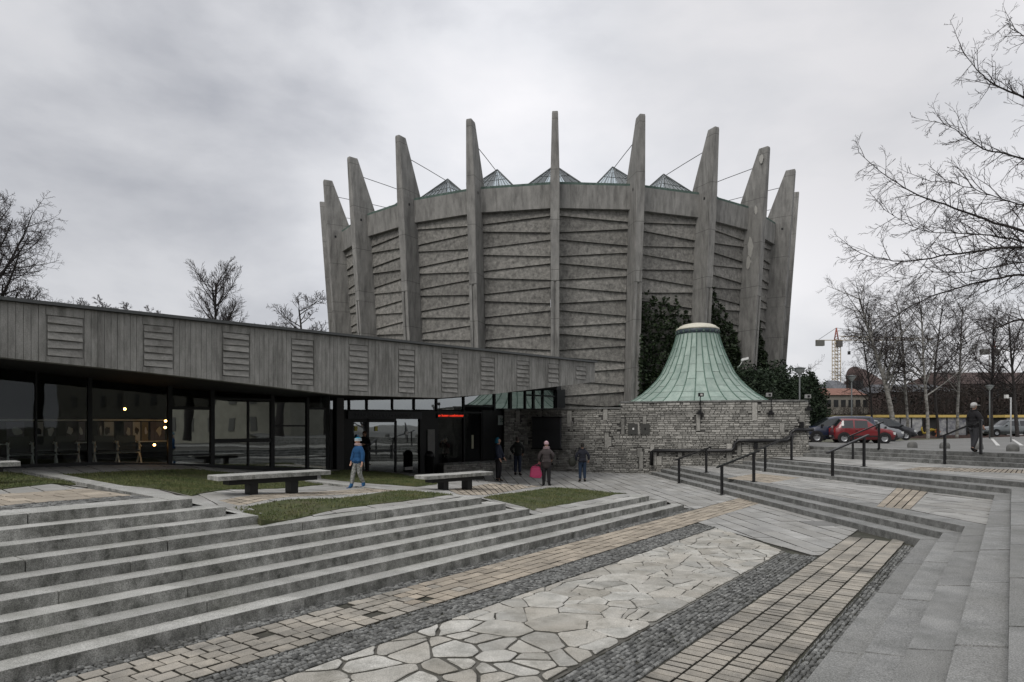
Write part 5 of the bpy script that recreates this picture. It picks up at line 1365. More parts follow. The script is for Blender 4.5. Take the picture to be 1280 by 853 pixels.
# far left and behind the long building
def gz(x, y): return 0
bare(101, 15.0, .42, lambda l: (24, 12, 9, 5)[l], 4, .12, 1.0, lambda l: (.52, .48, .45, .5)[l], .2, 0, .05, .3, minr=.012, label='large bare spreading tree at the far left behind the concrete fascia', loc=((-22-CX)/F*46, 46, 0), name='bare_tree')
bare(102, 16.9, .26, lambda l: (40, 11, 7, 3)[l], 3, .15, .72, lambda l: (.33, .42, .45)[l], .06, 0, 0, .36, minr=.018, label='upright fan-shaped bare tree rising alone above the fascia', loc=((268-CX)/F*68, 68, 0))
for i, (u, Y, vt) in enumerate(((118, 88, 378), (142, 90, 374), (166, 88, 377), (190, 92, 381))):
    t = bare(110+i, (HZ-vt)/F*Y+EYE-1.8, .3, lambda l: (16, 9, 6, 4)[l], 3, .14, .8, lambda l: (.2, .45, .5)[l], .2, 0, 0, .75, minr=.026, label=('leftmost', 'second from the left', 'third from the left', 'rightmost')[i]+' of four distant pollarded treetops showing just above the fascia', loc=((u-CX)/F*Y, Y, 0), group='pollarded treetops above the fascia')
bare(120, 16.0, .3, lambda l: (20, 10, 7, 5)[l], 3, .1, .95, lambda l: (.32, .45, .5)[l], .2, 0, 0, .5, minr=.024, label='bare tree crown touching the left side of the rotunda', loc=((382-CX)/F*78, 78, 0))
bare(121, 13.2, .3, lambda l: (18, 9, 7, 4)[l], 3, .1, .95, lambda l: (.32, .45, .5)[l], .2, 0, 0, .5, minr=.024, label='low bare treetop between the fan-shaped tree and the rotunda', loc=((322-CX)/F*80, 80, 0))
# right: birches and others beyond the car park
ZP = 1.14
B = [(1118, 58, 366, .24, 'leaning birch with a thick white lower trunk behind the parked cars', 'bark_b', -.06), (1135, 60, 372, .13, 'slim dark-stemmed birch just right of the white-trunked one', 'bark_b', .02), (1160, 57, 372, .15, 'birch behind the gap between the yellow-roofed sheds, left stem', 'bark_b', -.03), (1173, 60, 380, .13, 'birch behind the gap between the yellow-roofed sheds, right stem', 'bark', .02),
     (1196, 62, 385, .14, 'pale-stemmed birch above the second yellow-roofed shed', 'bark_b', .03), (1240, 64, 400, .17, 'dark bare tree right of the man in the pale cap', 'bark', 0), (1272, 63, 395, .17, 'dark bare tree at the right edge above the silver car', 'bark', -.05), (1090, 66, 408, .12, 'small bare tree left of the white-trunked birch', 'bark', 0)]
for i, (u, Y, vt, r_, lb, bk, ln_) in enumerate(B):
    bare(200+i, (HZ-vt)/F*Y+EYE-ZP, r_, lambda l: (26, 11, 8, 4)[l], 3, .07, .85, lambda l: (.36, .5, .5)[l], .17, .08, ln_, .3, minr=.010, bark=bk, name='birch_tree' if bk == 'bark_b' else 'bare_tree', label=lb, loc=((u-CX)/F*Y, Y, ZP))
bare(215, 9.5, .16, lambda l: (11, 7, 6, 4)[l], 3, .1, .85, .42, .2, 0, 0, .3, label='small bare tree left of the yellow crane mast, beyond the yews', loc=((1022-CX)/F*95, 95, ZP))
# the big tree whose limbs reach in from the right
T = Tree(300, .005); rd = T.r; Y0 = 17.5
TX = ((1640-CX)/F*Y0, Y0+1.5)
limbs = [([(1073, 190), (1100, 214), (1140, 240), (1180, 256), (1230, 274), (1290, 292), (1400, 330), (1560, 400)], .055), ([(1060, 309), (1095, 322), (1140, 327), (1190, 318), (1240, 312), (1290, 311), (1420, 340), (1570, 410)], .05),
         ([(1167, 151), (1195, 163), (1230, 186), (1280, 200), (1380, 250), (1540, 360)], .045), ([(1201, 57), (1222, 88), (1245, 108), (1290, 128), (1390, 200), (1540, 340)], .045),
         ([(1079, 436), (1100, 412), (1140, 382), (1190, 362), (1240, 350), (1290, 345), (1400, 370), (1560, 430)], .045), ([(1188, 446), (1215, 424), (1250, 408), (1290, 400), (1420, 410), (1560, 440)], .05),
         ([(1256, 28), (1275, 42), (1300, 55), (1400, 130), (1540, 300)], .04), ([(1105, 262), (1150, 287), (1200, 292), (1250, 296), (1290, 306), (1420, 350), (1560, 415)], .035), ([(1120, 352), (1160, 341), (1210, 340), (1260, 330), (1300, 330), (1420, 360), (1560, 420)], .035),
         ([(1150, 232), (1175, 226), (1215, 236), (1260, 252), (1300, 262), (1420, 310), (1560, 400)], .03)]
for li, (P, r_) in enumerate(limbs):
    Yl = [Y0+(-1.2 if li % 2 else .8)*(1-min(1, max(0, (u-1100)/460)))+rd.uniform(-.4, .4)*.3 for u, v in P]
    pts = [Vector(atY(u, v, y)) for (u, v), y in zip(P, Yl)]
    pts = pts[::-1]; rad = [max(.007, r_*1.25*(1-(i/(len(pts)-1))**.8*.93)) for i in range(len(pts))]
    pts = [Vector((TX[0], TX[1], pts[0].z-1.2))]+pts; rad = [rad[0]*1.3]+rad
    # smooth
    sm_p, sm_r = [], []
    for i in range(len(pts)-1):
        a, b, c, d_ = pts[max(i-1, 0)], pts[i], pts[i+1], pts[min(i+2, len(pts)-1)]
        for j in range(4):
            t = j/4; sm_p.append(.5*((2*b)+(c-a)*t+(2*a-5*b+4*c-d_)*t*t+(3*b-a-3*c+d_)*t**3)+Vector((rd.uniform(-.02, .02), rd.uniform(-.03, .03), rd.uniform(-.02, .02)))); sm_r.append(rad[i]+(rad[i+1]-rad[i])*t)
    sm_p.append(pts[-1]); sm_r.append(rad[-1])
    T.trunk.tube(sm_p, [r_q*.85 for r_q in sm_r], 6, caps=False)
    for i in range(8, len(sm_p)-1):
        A, B_ = sm_p[i], sm_p[i+1]; d = (B_-A).normalized(); L_ = (B_-A).length; u_ = CX+F*A.x/A.y
        if u_ > 1420: continue
        for _ in range(max(1, int(L_/.12+rd.random()*.6))):
            q = A.lerp(B_, rd.random()); a = rd.random()*6.283; o = Vector((0, math.cos(a), math.sin(a)*1.3)).normalized(); sp_ = rd.uniform(.5, 1.15); far = 1-i/len(sm_p)
            nd = d*math.cos(sp_)+o*math.sin(sp_); T.branch(q, nd, rd.uniform(.3, .8)+1.3*far*rd.random()**2, .009+.010*far, 2, 4, .0, .17, lambda l: (0, 0, 5, 3)[l], .7, .5, None, -.02 if rd.random() < .5 else .05, .15)
T.trunk.tube([(TX[0]+.3, TX[1], .9), (TX[0], TX[1], 3), (TX[0]+.1, TX[1], 6), (TX[0]-.2, TX[1], 9), (TX[0], TX[1], 14)], [.42, .33, .28, .2, .05], 10)
o = thing('bare_tree', 'big bare tree with long dark limbs reaching in from the right edge', 'tree', (TX[0], TX[1], .9)); T.trunk.build('trunk', M['bark'], o); T.crown.build('crown', M['twig'], o)

# ------------------------------------------------------------------ far background on the right
def bgbox(u0, u1, vt, Y, depth, zb=-.1): x0, x1 = (u0-CX)/F*Y, (u1-CX)/F*Y; return x0, x1, EYE+(HZ-vt)/F*Y, zb
def building(label, u0, u1, veave, vridge, Y, depth, wallm, roofm, nwin, nrow, wm_, hip=0.0, winh=1.4, winw=.9, gable=False):
    x0, x1, ze, zb = bgbox(u0, u1, veave, Y, depth); zr = EYE+(HZ-vridge)/F*Y
    o = thing('brick_house' if 'brick' in label else 'house', label, 'building', ((x0+x1)/2, Y, zb))
    mb = MB(); mb.prism([(x0, Y), (x1, Y), (x1, Y+depth), (x0, Y+depth)], zb, ze); mb.build('wall', wallm, o)
    mb = MB(); e = .4; h_ = hip*(x1-x0)
    v = [(x0-e, Y-e, ze), (x1+e, Y-e, ze), (x1+e, Y+depth+e, ze), (x0-e, Y+depth+e, ze), (x0+h_, Y+depth/2, zr), (x1-h_, Y+depth/2, zr)]
    mb.v = v; mb.face((0, 1, 5, 4)); mb.face((2, 3, 4, 5)); mb.face((1, 2, 5)); mb.face((3, 0, 4)); mb.face((3, 2, 1, 0)); mb.build('roof', roofm, o)
    for r_ in range(nrow):
        for c in range(nwin):
            cx = x0+(x1-x0)*(c+.5)/nwin; cz = ze-1.6-r_*3.1
            w_ = MB(); w_.box((cx, Y-.03, cz), (winw+.2, .1, winh+.2)); wf = w_.build('window', wm_, o)
            w_ = MB(); w_.box((cx, Y-.09, cz), (winw, .02, winh)); w_.build('pane', M['frame'], wf)
    return o
brick = rough_mat('old_brick', (.055, .04, .038), (.10, .068, .06), 3, vary=.08, bump=.3)
oroof = rough_mat('orange_tiles', (.17, .085, .065), (.26, .14, .105), 2, vary=.05)
plaster = rough_mat('old_plaster', (.16, .15, .13), (.25, .235, .205), .8, vary=.05)
slate = rough_mat('slate', (.08, .085, .095), (.14, .145, .155), 2)
building('long plastered house with an orange tiled roof beyond the yews', 1031, 1086, 494, 483.5, 125, 12, plaster, oroof, 6, 2, plaster)
building('dark red brick house with a steep gable beside the domed tower', 1086, 1114, 484, 458, 160, 16, brick, brick, 3, 2, brick, hip=.42)
building('grey slate-roofed house left of the domed brick tower', 1046, 1069, 488, 473.5, 165, 14, plaster, slate, 3, 1, plaster, hip=.2)
building('long dark red brick building showing through the branches at the right edge', 1196, 1350, 480, 461, 120, 18, brick, brick, 14, 3, brick, hip=.04)
building('low dark brick building hidden behind the birches', 1112, 1200, 490, 478, 118, 14, brick, slate, 8, 2, brick, hip=.05)
x0, x1, zt, _ = bgbox(1064, 1083, 468, 158, 0); cx_, Yt = (x0+x1)/2, 160; R0 = (x1-x0)/2
tw = thing('brick_tower', 'round brick tower with a low dome on the skyline by the crane', 'tower', (cx_, Yt, -.1))
mb = MB(); mb.lathe((cx_, Yt, 0), [(R0, -.1), (R0, zt-1), (R0*1.07, zt-.9), (R0*1.07, zt-.3)], 14); mb.build('wall', brick, tw)
mb = MB(); mb.lathe((cx_, Yt, 0), [(R0*1.05, zt-.3), (R0*.95, zt+.7), (R0*.7, zt+1.5), (R0*.35, zt+1.9), (.02, zt+2.0)], 14); mb.build('dome', brick, tw)
for i in range(5):
    a_ = -math.pi/2+(i-2)*.5; mb = MB(); mb.box((cx_+R0*math.cos(a_), Yt+R0*math.sin(a_), zt-2.6), (.12, .9, 2.2), (math.cos(a_), math.sin(a_), 0)); mb.build('window', M['frame'], tw)
# cranes
def crane(label, u, Y, vtop, vjib, ul, ur, c1, faint=1.0):
    x, _, zt = atY(u, vtop, Y); zj = EYE+(HZ-vjib)/F*Y; px = Y/F; o = thing('tower_crane', label, 'crane', (x, Y, 0))
    w_ = .9; mb = MB(); n_ = 26
    for sx_ in (-1, 1):
        for sy_ in (-1, 1): mb.tube([(x+sx_*w_, Y+sy_*w_, 0), (x+sx_*w_, Y+sy_*w_, zj)], .12, 4)
    for i in range(n_):
        z0, z1 = zj*i/n_, zj*(i+1)/n_; s_ = 1 if i % 2 else -1
        for sy_ in (-1, 1): mb.tube([(x-w_*s_, Y+sy_*w_, z0), (x+w_*s_, Y+sy_*w_, z1)], .07, 3); mb.tube([(x-w_, Y+sy_*w_, z1), (x+w_, Y+sy_*w_, z1)], .1, 3)
    mb.build('mast', c1, o)
    mb = MB(); mb.tube([(x-w_*.7, Y, zj), (x, Y, zt)], .2, 4); mb.tube([(x+w_*.7, Y, zj), (x, Y, zt)], .2, 4)
    for i in range(4): z_ = zj+(zt-zj)*i/5; mb.tube([(x-w_*.7*(1-i/5), Y, z_), (x+w_*.7*(1-i/5), Y, z_+.8)], .1, 3)
    mb.build('tower_top', plain('crane_red', (.3, .1, .08), .6), o)
    x0, x1 = (ul-CX)/F*Y, (ur-CX)/F*Y
    mb = MB(); mb.tube([(x0, Y, zj), (x1, Y, zj)], .15, 4); mb.tube([(x+1, Y, zj+1.3), (x1, Y, zj+.5)], .14, 4)
    n_ = int((x1-x)/1.8)
    for i in range(n_): a = x+1+(x1-x-1)*i/n_; b = x+1+(x1-x-1)*(i+1)/n_; mb.tube([(a, Y, zj), ((a+b)/2, Y, zj+1.3-.8*i/n_), (b, Y, zj)], .09, 3)
    mb.build('jib', c1, o)
    mb = MB(); mb.box((x0+1.4, Y, zj-.9), (2.4, 1.2, 1.8)); mb.build('counterweight', plain('crane_weight', (.12, .12, .11), .8), o)
    mb = MB(); mb.box((x+.3, Y-1.2, zj-1.3), (1.5, 1.5, 1.9)); mb.build('cab', plain('crane_cab', (.09, .085, .08), .6), o)
    mb = MB(); mb.tube([(x, Y, zt), (x0+1, Y, zj+.2)], .07, 3); mb.tube([(x, Y, zt), (x+(x1-x)*.62, Y, zj+1)], .07, 3); mb.build('stay_cable', M['dark'], o)
    mb = MB(); mb.tube([(x+4, Y, zj), (x+4, Y, zj-3.5)], .06, 3); mb.box((x+4, Y, zj-4), (.7, .5, 1)); mb.build('hook', M['dark'], o)
ylw = plain('crane_yellow', (.36, .29, .18), .6)
crane('yellow and red tower crane standing clear on the skyline left of the birches', 1045.5, 210, 410, 425.5, 1019.5, 1165, ylw)
crane('second, fainter tower crane half hidden by branches near the right edge', 1242, 230, 424, 437, 1225, 1330, plain('crane_grey', (.16, .14, .12), .7))
# dark thicket along the far side of the car park
rnd = random.Random(9); mb = MB(); pts = []
for i in range(1500):
    x = rnd.uniform(32, 118); y = 84+rnd.uniform(-4, 6); h_ = (6.6+1.6*noise.noise(Vector((x*.12, 0, 0)))+rnd.uniform(-1, .5))*(1 if x > 48 else .45)
    a = Vector((x, y, ZP)); q = [a]; d = Vector((rnd.uniform(-.15, .15), 0, 1))
    for j in range(4): q.append(q[-1]+d*h_/4); d += Vector((rnd.uniform(-.15, .15), rnd.uniform(-.1, .1), 0))
    mb.tube(q, [.05, .04, .03, .02, .01], 3, caps=False, t=rnd.random())
    for j in range(7):
        b = q[rnd.randint(1, 4)]; e = b+Vector((rnd.uniform(-1, 1), rnd.uniform(-.5, .5), rnd.uniform(.1, 1.2))); mb.tube([b, e], [.02, .008], 3, caps=False)
for i in range(26000):
    x = rnd.uniform(32, 118); h_ = (6.2+1.6*noise.noise(Vector((x*.12, 0, 0))))*(1 if x > 48 else .4); pts.append((x, 86+rnd.uniform(-2, 4), ZP+rnd.random()**.8*h_))
scatter_leaves(mb, pts, .2, rnd)
M['thick'] = rough_mat('thicket', (.02, .017, .015), (.05, .04, .034), .4, vary=.3, bump=0)
tag(mb.build('thicket', M['thick']), 'dark brown leafless thicket along the far side of the car park', 'thicket', None, 'stuff')

# ------------------------------------------------------------------ car park things
def shed(u0, u1, label, roofc, Y=74):
    x0, x1 = (u0-CX)/F*Y, (u1-CX)/F*Y; o = thing('storage_shed', label, 'shed', ((x0+x1)/2, Y, ZP), 'sheds beyond the car park'); n_ = max(2, round((x1-x0)/1.3)); h_ = 2.05
    graf = rough_mat('graffiti_panel', (.15, .155, .18), (.48, .48, .47), 1.9, detail=3, vary=.2, stain=(.05, .05, .09), stain_amt=.8, stain_scale=1.6, bump=0)
    for i in range(n_): a = x0+(x1-x0)*i/n_; mb = MB(); mb.box((a+(x1-x0)/n_/2, Y, ZP+h_/2), ((x1-x0)/n_-.14, .1, h_-.1)); mb.build('panel', graf, o)
    for i in range(n_+1): a = x0+(x1-x0)*i/n_; mb = MB(); mb.box((a, Y-.02, ZP+h_/2), (.12, .16, h_)); mb.build('post', M['dark'], o)
    mb = MB(); mb.box(((x0+x1)/2, Y+1.1, ZP+h_/2), (x1-x0-.1, 2.1, h_-.1)); mb.build('body', plain('shed_body', (.05, .05, .05), .8), o)
    mb = MB(); mb.box(((x0+x1)/2, Y+1.1, ZP+h_+.1), (x1-x0+.5, 2.7, .28)); mb.build('roof_slab', roofc, o)
yr = plain('roof_edge_yellow', (.62, .45, .14), .6)
shed(1097, 1153, 'graffiti-covered shed with a yellow roof edge left of the birch stems', yr)
shed(1171, 1208, 'graffiti-covered shed with a yellow roof edge left of the man in the pale cap', yr)
shed(1257, 1300, 'graffiti-covered shed with a yellow roof edge behind the silver car', yr)
shed(1030, 1078, 'shed with a dull olive roof edge behind the dark blue car', plain('roof_edge_olive', (.16, .14, .07), .7), 76)
def lamp_post(u, Y, v, label, kind=0):
    x, _, z = atY(u, v, Y); zb = ZP if Y > 30 else ZL(x, Y); o = thing('street_lamp', label, 'street lamp', (x, Y, zb), 'lamps round the car park')
    g_ = plain('lamp_grey', (.13, .14, .14), .5)
    mb = MB(); mb.tube([(x, Y, zb), (x, Y, z-.3)], [.055, .045], 8); mb.build('pole', g_, o)
    mb = MB(); mb.lathe((x, Y, z), [(.06, -.42), (.1, -.36), (.27, -.14), (.29, -.06)], 16); mb.build('shade', plain('lamp_shade', (.3, .32, .31), .3), o)
    mb = MB(); mb.lathe((x, Y, z), [(.3, -.06), (.34, -.05), (.34, -.02), (.12, .04), (.01, .06)], 16); mb.build('cap', g_, o)
lamp_post(999.5, 38.6, 460, 'street lamp with a flat cap rising behind the wall end against the yews')
lamp_post(1064.5, 48, 470, 'street lamp with a flat cap left of the white-trunked birch')
lamp_post(1237, 56, 482, 'street lamp with a flat cap right of the man in the pale cap')
x, Y, z = atY(1263.5, 497, 45); cm = thing('camera_mast', 'slim pale mast with a small white camera above the silver car', 'camera mast', (x, Y, ZP))
mb = MB(); mb.tube([(x, Y, ZP), (x, Y, z)], .05, 6); mb.tube([(x, Y, z-.05), (x-.25, Y, z)], .03, 5); mb.build('pole', plain('mast_grey', (.42, .43, .43), .5), cm); mb = MB(); mb.box((x-.3, Y, z+.06), (.16, .22, .24)); mb.build('camera', M['white'], cm)
for i, (u, v, w_, lb) in enumerate(((1140.5, 560, .4, 'rounded stone bollard at the car park edge left of the handrail top'), (1181, 561, .4, 'rounded stone bollard just behind the top of the right handrail post'), (1222, 562, .42, 'rounded stone bollard half hidden behind the man in the pale cap'), (1266, 564.5, .42, 'rounded stone bollard nearest the right edge of the car park'))):
    z = 1.3
    for _ in range(8): p = at(u, v, z); z = ZL(p[0], p[1])
    b_ = thing('stone_bollard', lb, 'bollard', (p[0], p[1], z), 'rounded bollards along the car park edge'); r_ = w_/2
    mb = MB(); mb.lathe((p[0], p[1], z), [(r_*.96, 0), (r_, .05), (r_, .13), (r_*.93, .2), (r_*.72, .255), (r_*.35, .28), (.01, .285)], 16); mb.build('stone', rough_mat('bollard_stone', (.11, .11, .105), (.19, .19, .18), 5, vary=.08, speck=.25), b_)
for u0, v0, u1, v1, nm in ((1240, 549, 1248, 556.5, 'left'), (1266, 550, 1278, 556, 'right')):
    A, B_ = at(u0, v0, ZP+.02), at(u1, v1, ZP+.12); a, b = Vector((A[0], A[1], ZL(A[0], A[1])+.006)), Vector((B_[0], B_[1], ZL(B_[0], B_[1])+.006)); s_ = Vector((.11, 0, 0))
    mb = MB(); mb.quadv(tuple(a-s_), tuple(b-s_), tuple(b+s_), tuple(a+s_)); o = mb.build('bay_marking', plain('road_paint', (.6, .6, .58), .8)); o['kind'] = 'structure'
# ------------------------------------------------------------------ cars
tyre = plain('tyre', (.015, .015, .016), .8); rimm = plain('wheel_rim', (.35, .36, .37), .35, metal=.6); cglass = plain('car_glass', (.018, .022, .024), .08, spec=.8); chrome = plain('head_lamp', (.6, .62, .62), .15); redl = plain('tail_lamp', (.35, .02, .02), .3); trim = plain('car_trim', (.02, .02, .021), .6); platem = plain('number_plate', (.6, .6, .58), .5)
def car(label, paint, L, W_, Hh, loc, rz, style='hatch', group='cars in the car park'):
    """nose along +x"""
    o = local('parked_car', label, 'car', group); R0 = .29 if L < 3.6 else .33
    hl = L/2; belt = Hh*.62; zb = .2
    if style == 'small': st = [(-hl, .35, .62, .62, .9), (-hl+.05, .25, .8, .9, .96), (-hl+.1, .22, belt, Hh*.72, 1), (-hl+.42, .2, belt, Hh*.985, 1), (-hl+.62, .2, belt, Hh, 1), (-hl+1.05, .2, belt, Hh, 1), (-hl+1.13, .2, belt, Hh, 1), (-hl+1.72, .2, belt, Hh*.985, 1), (-hl+1.82, .2, belt, Hh*.97, 1), (-hl+2.38, .2, belt*1.0, belt*1.03, 1), (hl-.25, .22, belt*.88, belt*.9, .97), (hl-.06, .25, belt*.72, belt*.74, .9), (hl, .35, .5, .52, .84)]; glz = [(3, 5, 's'), (6, 8, 's'), (8, 9, 'w'), (2, 3, 'r')]; axles = (-hl+.55, hl-.62)
    elif style == 'van': st = [(-hl, .35, .8, .9, .9), (-hl+.06, .25, belt, Hh*.8, .98), (-hl+.2, .22, belt, Hh*.97, 1), (-hl+.35, .2, belt, Hh, 1), (-hl+1.15, .2, belt, Hh, 1), (-hl+1.25, .2, belt, Hh, 1), (-hl+2.1, .2, belt, Hh*.995, 1), (-hl+2.2, .2, belt, Hh*.99, 1), (-hl+2.75, .2, belt, Hh*.93, 1), (-hl+3.45, .2, belt*.98, belt*1.02, 1), (hl-.3, .22, belt*.86, belt*.88, .97), (hl-.06, .25, belt*.7, belt*.72, .9), (hl, .35, .5, .52, .84)]; glz = [(3, 4, 's'), (5, 6, 's'), (7, 9, 's'), (8, 9, 'w'), (1, 2, 'r')]; axles = (-hl+.75, hl-.8)
    else: st = [(-hl, .35, .7, .8, .9), (-hl+.06, .25, belt, belt*1.1, .97), (-hl+.35, .22, belt, Hh*.93, 1), (-hl+.7, .2, belt, Hh, 1), (-hl+1.4, .2, belt, Hh, 1), (-hl+1.5, .2, belt, Hh, 1), (-hl+2.3, .2, belt, Hh*.99, 1), (-hl+2.4, .2, belt, Hh*.98, 1), (-hl+3.15, .2, belt*.98, belt*1.03, 1), (hl-.3, .22, belt*.88, belt*.9, .97), (hl-.06, .25, belt*.72, belt*.74, .9), (hl, .35, .5, .52, .84)]; glz = [(2, 4, 's'), (5, 7, 's'), (7, 8, 'w'), (1, 2, 'r')]; axles = (-hl+.75, hl-.8)
    rings = []
    for x, z0, zbelt, zr, wk in st:
        w = W_/2*wk; cab = zr > zbelt*1.15; wr = w*(.8 if cab else .93)
        rings.append([(x, 0, z0), (x, w*.86, z0), (x, w*.97, z0+.12), (x, w, z0+(zbelt-z0)*.55), (x, w*.97, zbelt), (x, wr if cab else w*.93, zr-(.09 if cab else .02)), (x, wr*.86, zr-(.01 if cab else 0)), (x, 0, zr+(.02 if cab else .015))])
    def mirror(r): return [(a, -b, c) for a, b, c in r]
    body, gs_, gw = MB(), MB(), MB()
    allr = [r+mirror(r)[::-1][1:-1] for r in rings]; n = len(allr[0])
    for r in allr: body.v += r
    gs_.v = list(body.v)
    for i in range(len(allr)-1):
        for j in range(n):
            j2 = (j+1) % n; f = (i*n+j, i*n+j2, (i+1)*n+j2, (i+1)*n+j); side = j in (4, n-5); top = j in (5, 6, 7, 8) or (5 <= j <= n-7)
            is_g = None
            for a, b, k in glz:
                if a <= i < b:
                    if k == 's' and side: is_g = 's'
                    if k in 'wr' and 4 <= j <= n-5 and not side: is_g = k
            (gs_ if is_g else body).face(f, 0, 0, True)
    body.face(tuple(range(n-1, -1, -1))); body.face(tuple((len(allr)-1)*n+j for j in range(n)))
    b_ = body.build('body', paint, o)
    me = gs_.build('window_glass', cglass, o)
    # roof drip and pillars
    for sg in (-1, 1):
        mb = MB(); mb.bar((-hl+.5, sg*(W_/2+.005), .42), (hl-.5, sg*(W_/2+.005), .42), .03, .07); mb.build('side_moulding', trim, o)
        mb = MB(); xm = st[glz[-2][0]][0]+.35; mb.box((xm+.1, sg*(W_/2+.09), belt+.05), (.12, .17, .12)); mb.build('mirror', trim, o)
        for ax_ in axles:
            a_ = MB(); a_.tube([(ax_, sg*(W_/2-.03), R0+.02), (ax_, sg*(W_/2+.004), R0+.02)], R0+.065, 18, smooth=False); a_.build('wheel_arch', trim, o)
            w_ = MB(); w_.tube([(ax_, sg*(W_/2-.17), R0), (ax_, sg*(W_/2+.012), R0)], R0, 18, smooth=False); wh = w_.build('wheel', tyre, o)
            w_ = MB(); w_.lathe((0, 0, 0), [(R0*.62, .02), (R0*.58, .0), (R0*.2, .012), (.01, .015)], 14); w_.v = [(ax_+x, sg*(W_/2+.012+z), R0+y) for x, y, z in w_.v]; w_.build('rim', rimm, wh)
        mb = MB(); mb.box((hl-.1, sg*W_*.36, belt*.66), (.16, W_*.2, .15)); mb.build('headlight', chrome, o)
        mb = MB(); mb.box((-hl+.05, sg*W_*.42, belt*.86), (.1, W_*.1, .26)); mb.build('tail_light', redl, o)
    for e, z_ in ((hl, .38), (-hl, .4)):
        mb = MB(); mb.box((e*.985, 0, z_), (.16, W_*.86, .16)); mb.build('bumper', trim, o); mb = MB(); mb.box((e*1.0+(.03 if e > 0 else -.03), 0, z_+.02), (.06, .5, .1)); mb.build('number_plate', platem, o)
    mb = MB(); mb.box((hl-.03, 0, belt*.66), (.04, W_*.4, .09)); mb.build('grille', trim, o)
    for sg in (-1, 1): 
        mb = MB(); mb.box((st[5][0]+.16, sg*(W_/2+.01), belt*.83), (.14, .03, .03)); mb.build('door_handle', trim, o)
    return place(o, loc, rz)
def lotpt(u, Y): x = (u-CX)/F*Y; return (x, Y, ZL(x, Y)+.002)
cp_ = lambda n, c: plain(n, c, .3, spec=.5, coat=.6)
car('small red hatchback parked nose to the right beyond the upper steps', cp_('red_paint', (.19, .02, .024)), 3.32, 1.5, 1.44, lotpt(1077, 39.5), math.radians(-14), 'small')
car('dark blue family car, nose to the left, just behind the red hatchback', cp_('blue_paint', (.018, .026, .055)), 4.3, 1.75, 1.62, lotpt(1044, 41.5), math.radians(172), 'van')
car('silver grey car behind the red hatchback, its pale roof above it', cp_('silver_paint', (.2, .21, .225)), 4.0, 1.7, 1.5, lotpt(1087, 47), math.radians(-20), 'hatch')
car('black car farthest right of the left group, parked nose to the right', cp_('black_paint', (.012, .012, .016)), 4.3, 1.75, 1.68, lotpt(1103, 52), math.radians(-8), 'van')
car('silver estate car parked nose to the left at the right edge', cp_('grey_paint', (.17, .19, .195)), 4.6, 1.8, 1.66, lotpt(1257, 69), math.radians(178), 'hatch')
# scooter and a little orange hydrant
p = lotpt(1159, 68); sc2 = local('motor_scooter', 'small yellow and black scooter parked in front of the birch stems', 'scooter')
for x in (-.6, .62):
    mb = MB(); mb.tube([(x, -.06, .26), (x, .06, .26)], .26, 16, smooth=False); mb.build('wheel', tyre, sc2)
mb = MB(); mb.v = []; mb.tube([(-.75, 0, .62), (-.35, 0, .66), (.0, 0, .5), (.1, 0, .3), (.38, 0, .3), (.5, 0, .75), (.45, 0, .95)], [.1, .17, .15, .12, .1, .1, .05], 8); mb.build('body', plain('scooter_yellow', (.5, .36, .05), .4), sc2)
mb = MB(); mb.tube([(-.75, 0, .78), (-.3, 0, .82), (-.05, 0, .76)], [.07, .1, .06], 8); mb.build('seat', tyre, sc2)
mb = MB(); mb.tube([(.45, -.3, 1.02), (.42, 0, .98), (.45, .3, 1.02)], .025, 6); mb.tube([(.43, 0, .98), (.62, 0, .26)], .03, 6); mb.build('handlebar', M['dark'], sc2)
place(sc2, p, math.radians(160))
p = lotpt(1172, 66); hy = thing('hydrant', 'small orange hydrant standing right of the scooter', 'hydrant', p)
mb = MB(); mb.lathe(p, [(.2, 0), (.2, .08), (.13, .12), (.13, .55), (.18, .6), (.18, .66), (.1, .78), (.01, .82)], 12); mb.tube([(p[0]-.26, p[1], p[2]+.45), (p[0]+.26, p[1], p[2]+.45)], .07, 8); mb.build('body', plain('hydrant_orange', (.5, .13, .03), .5), hy)

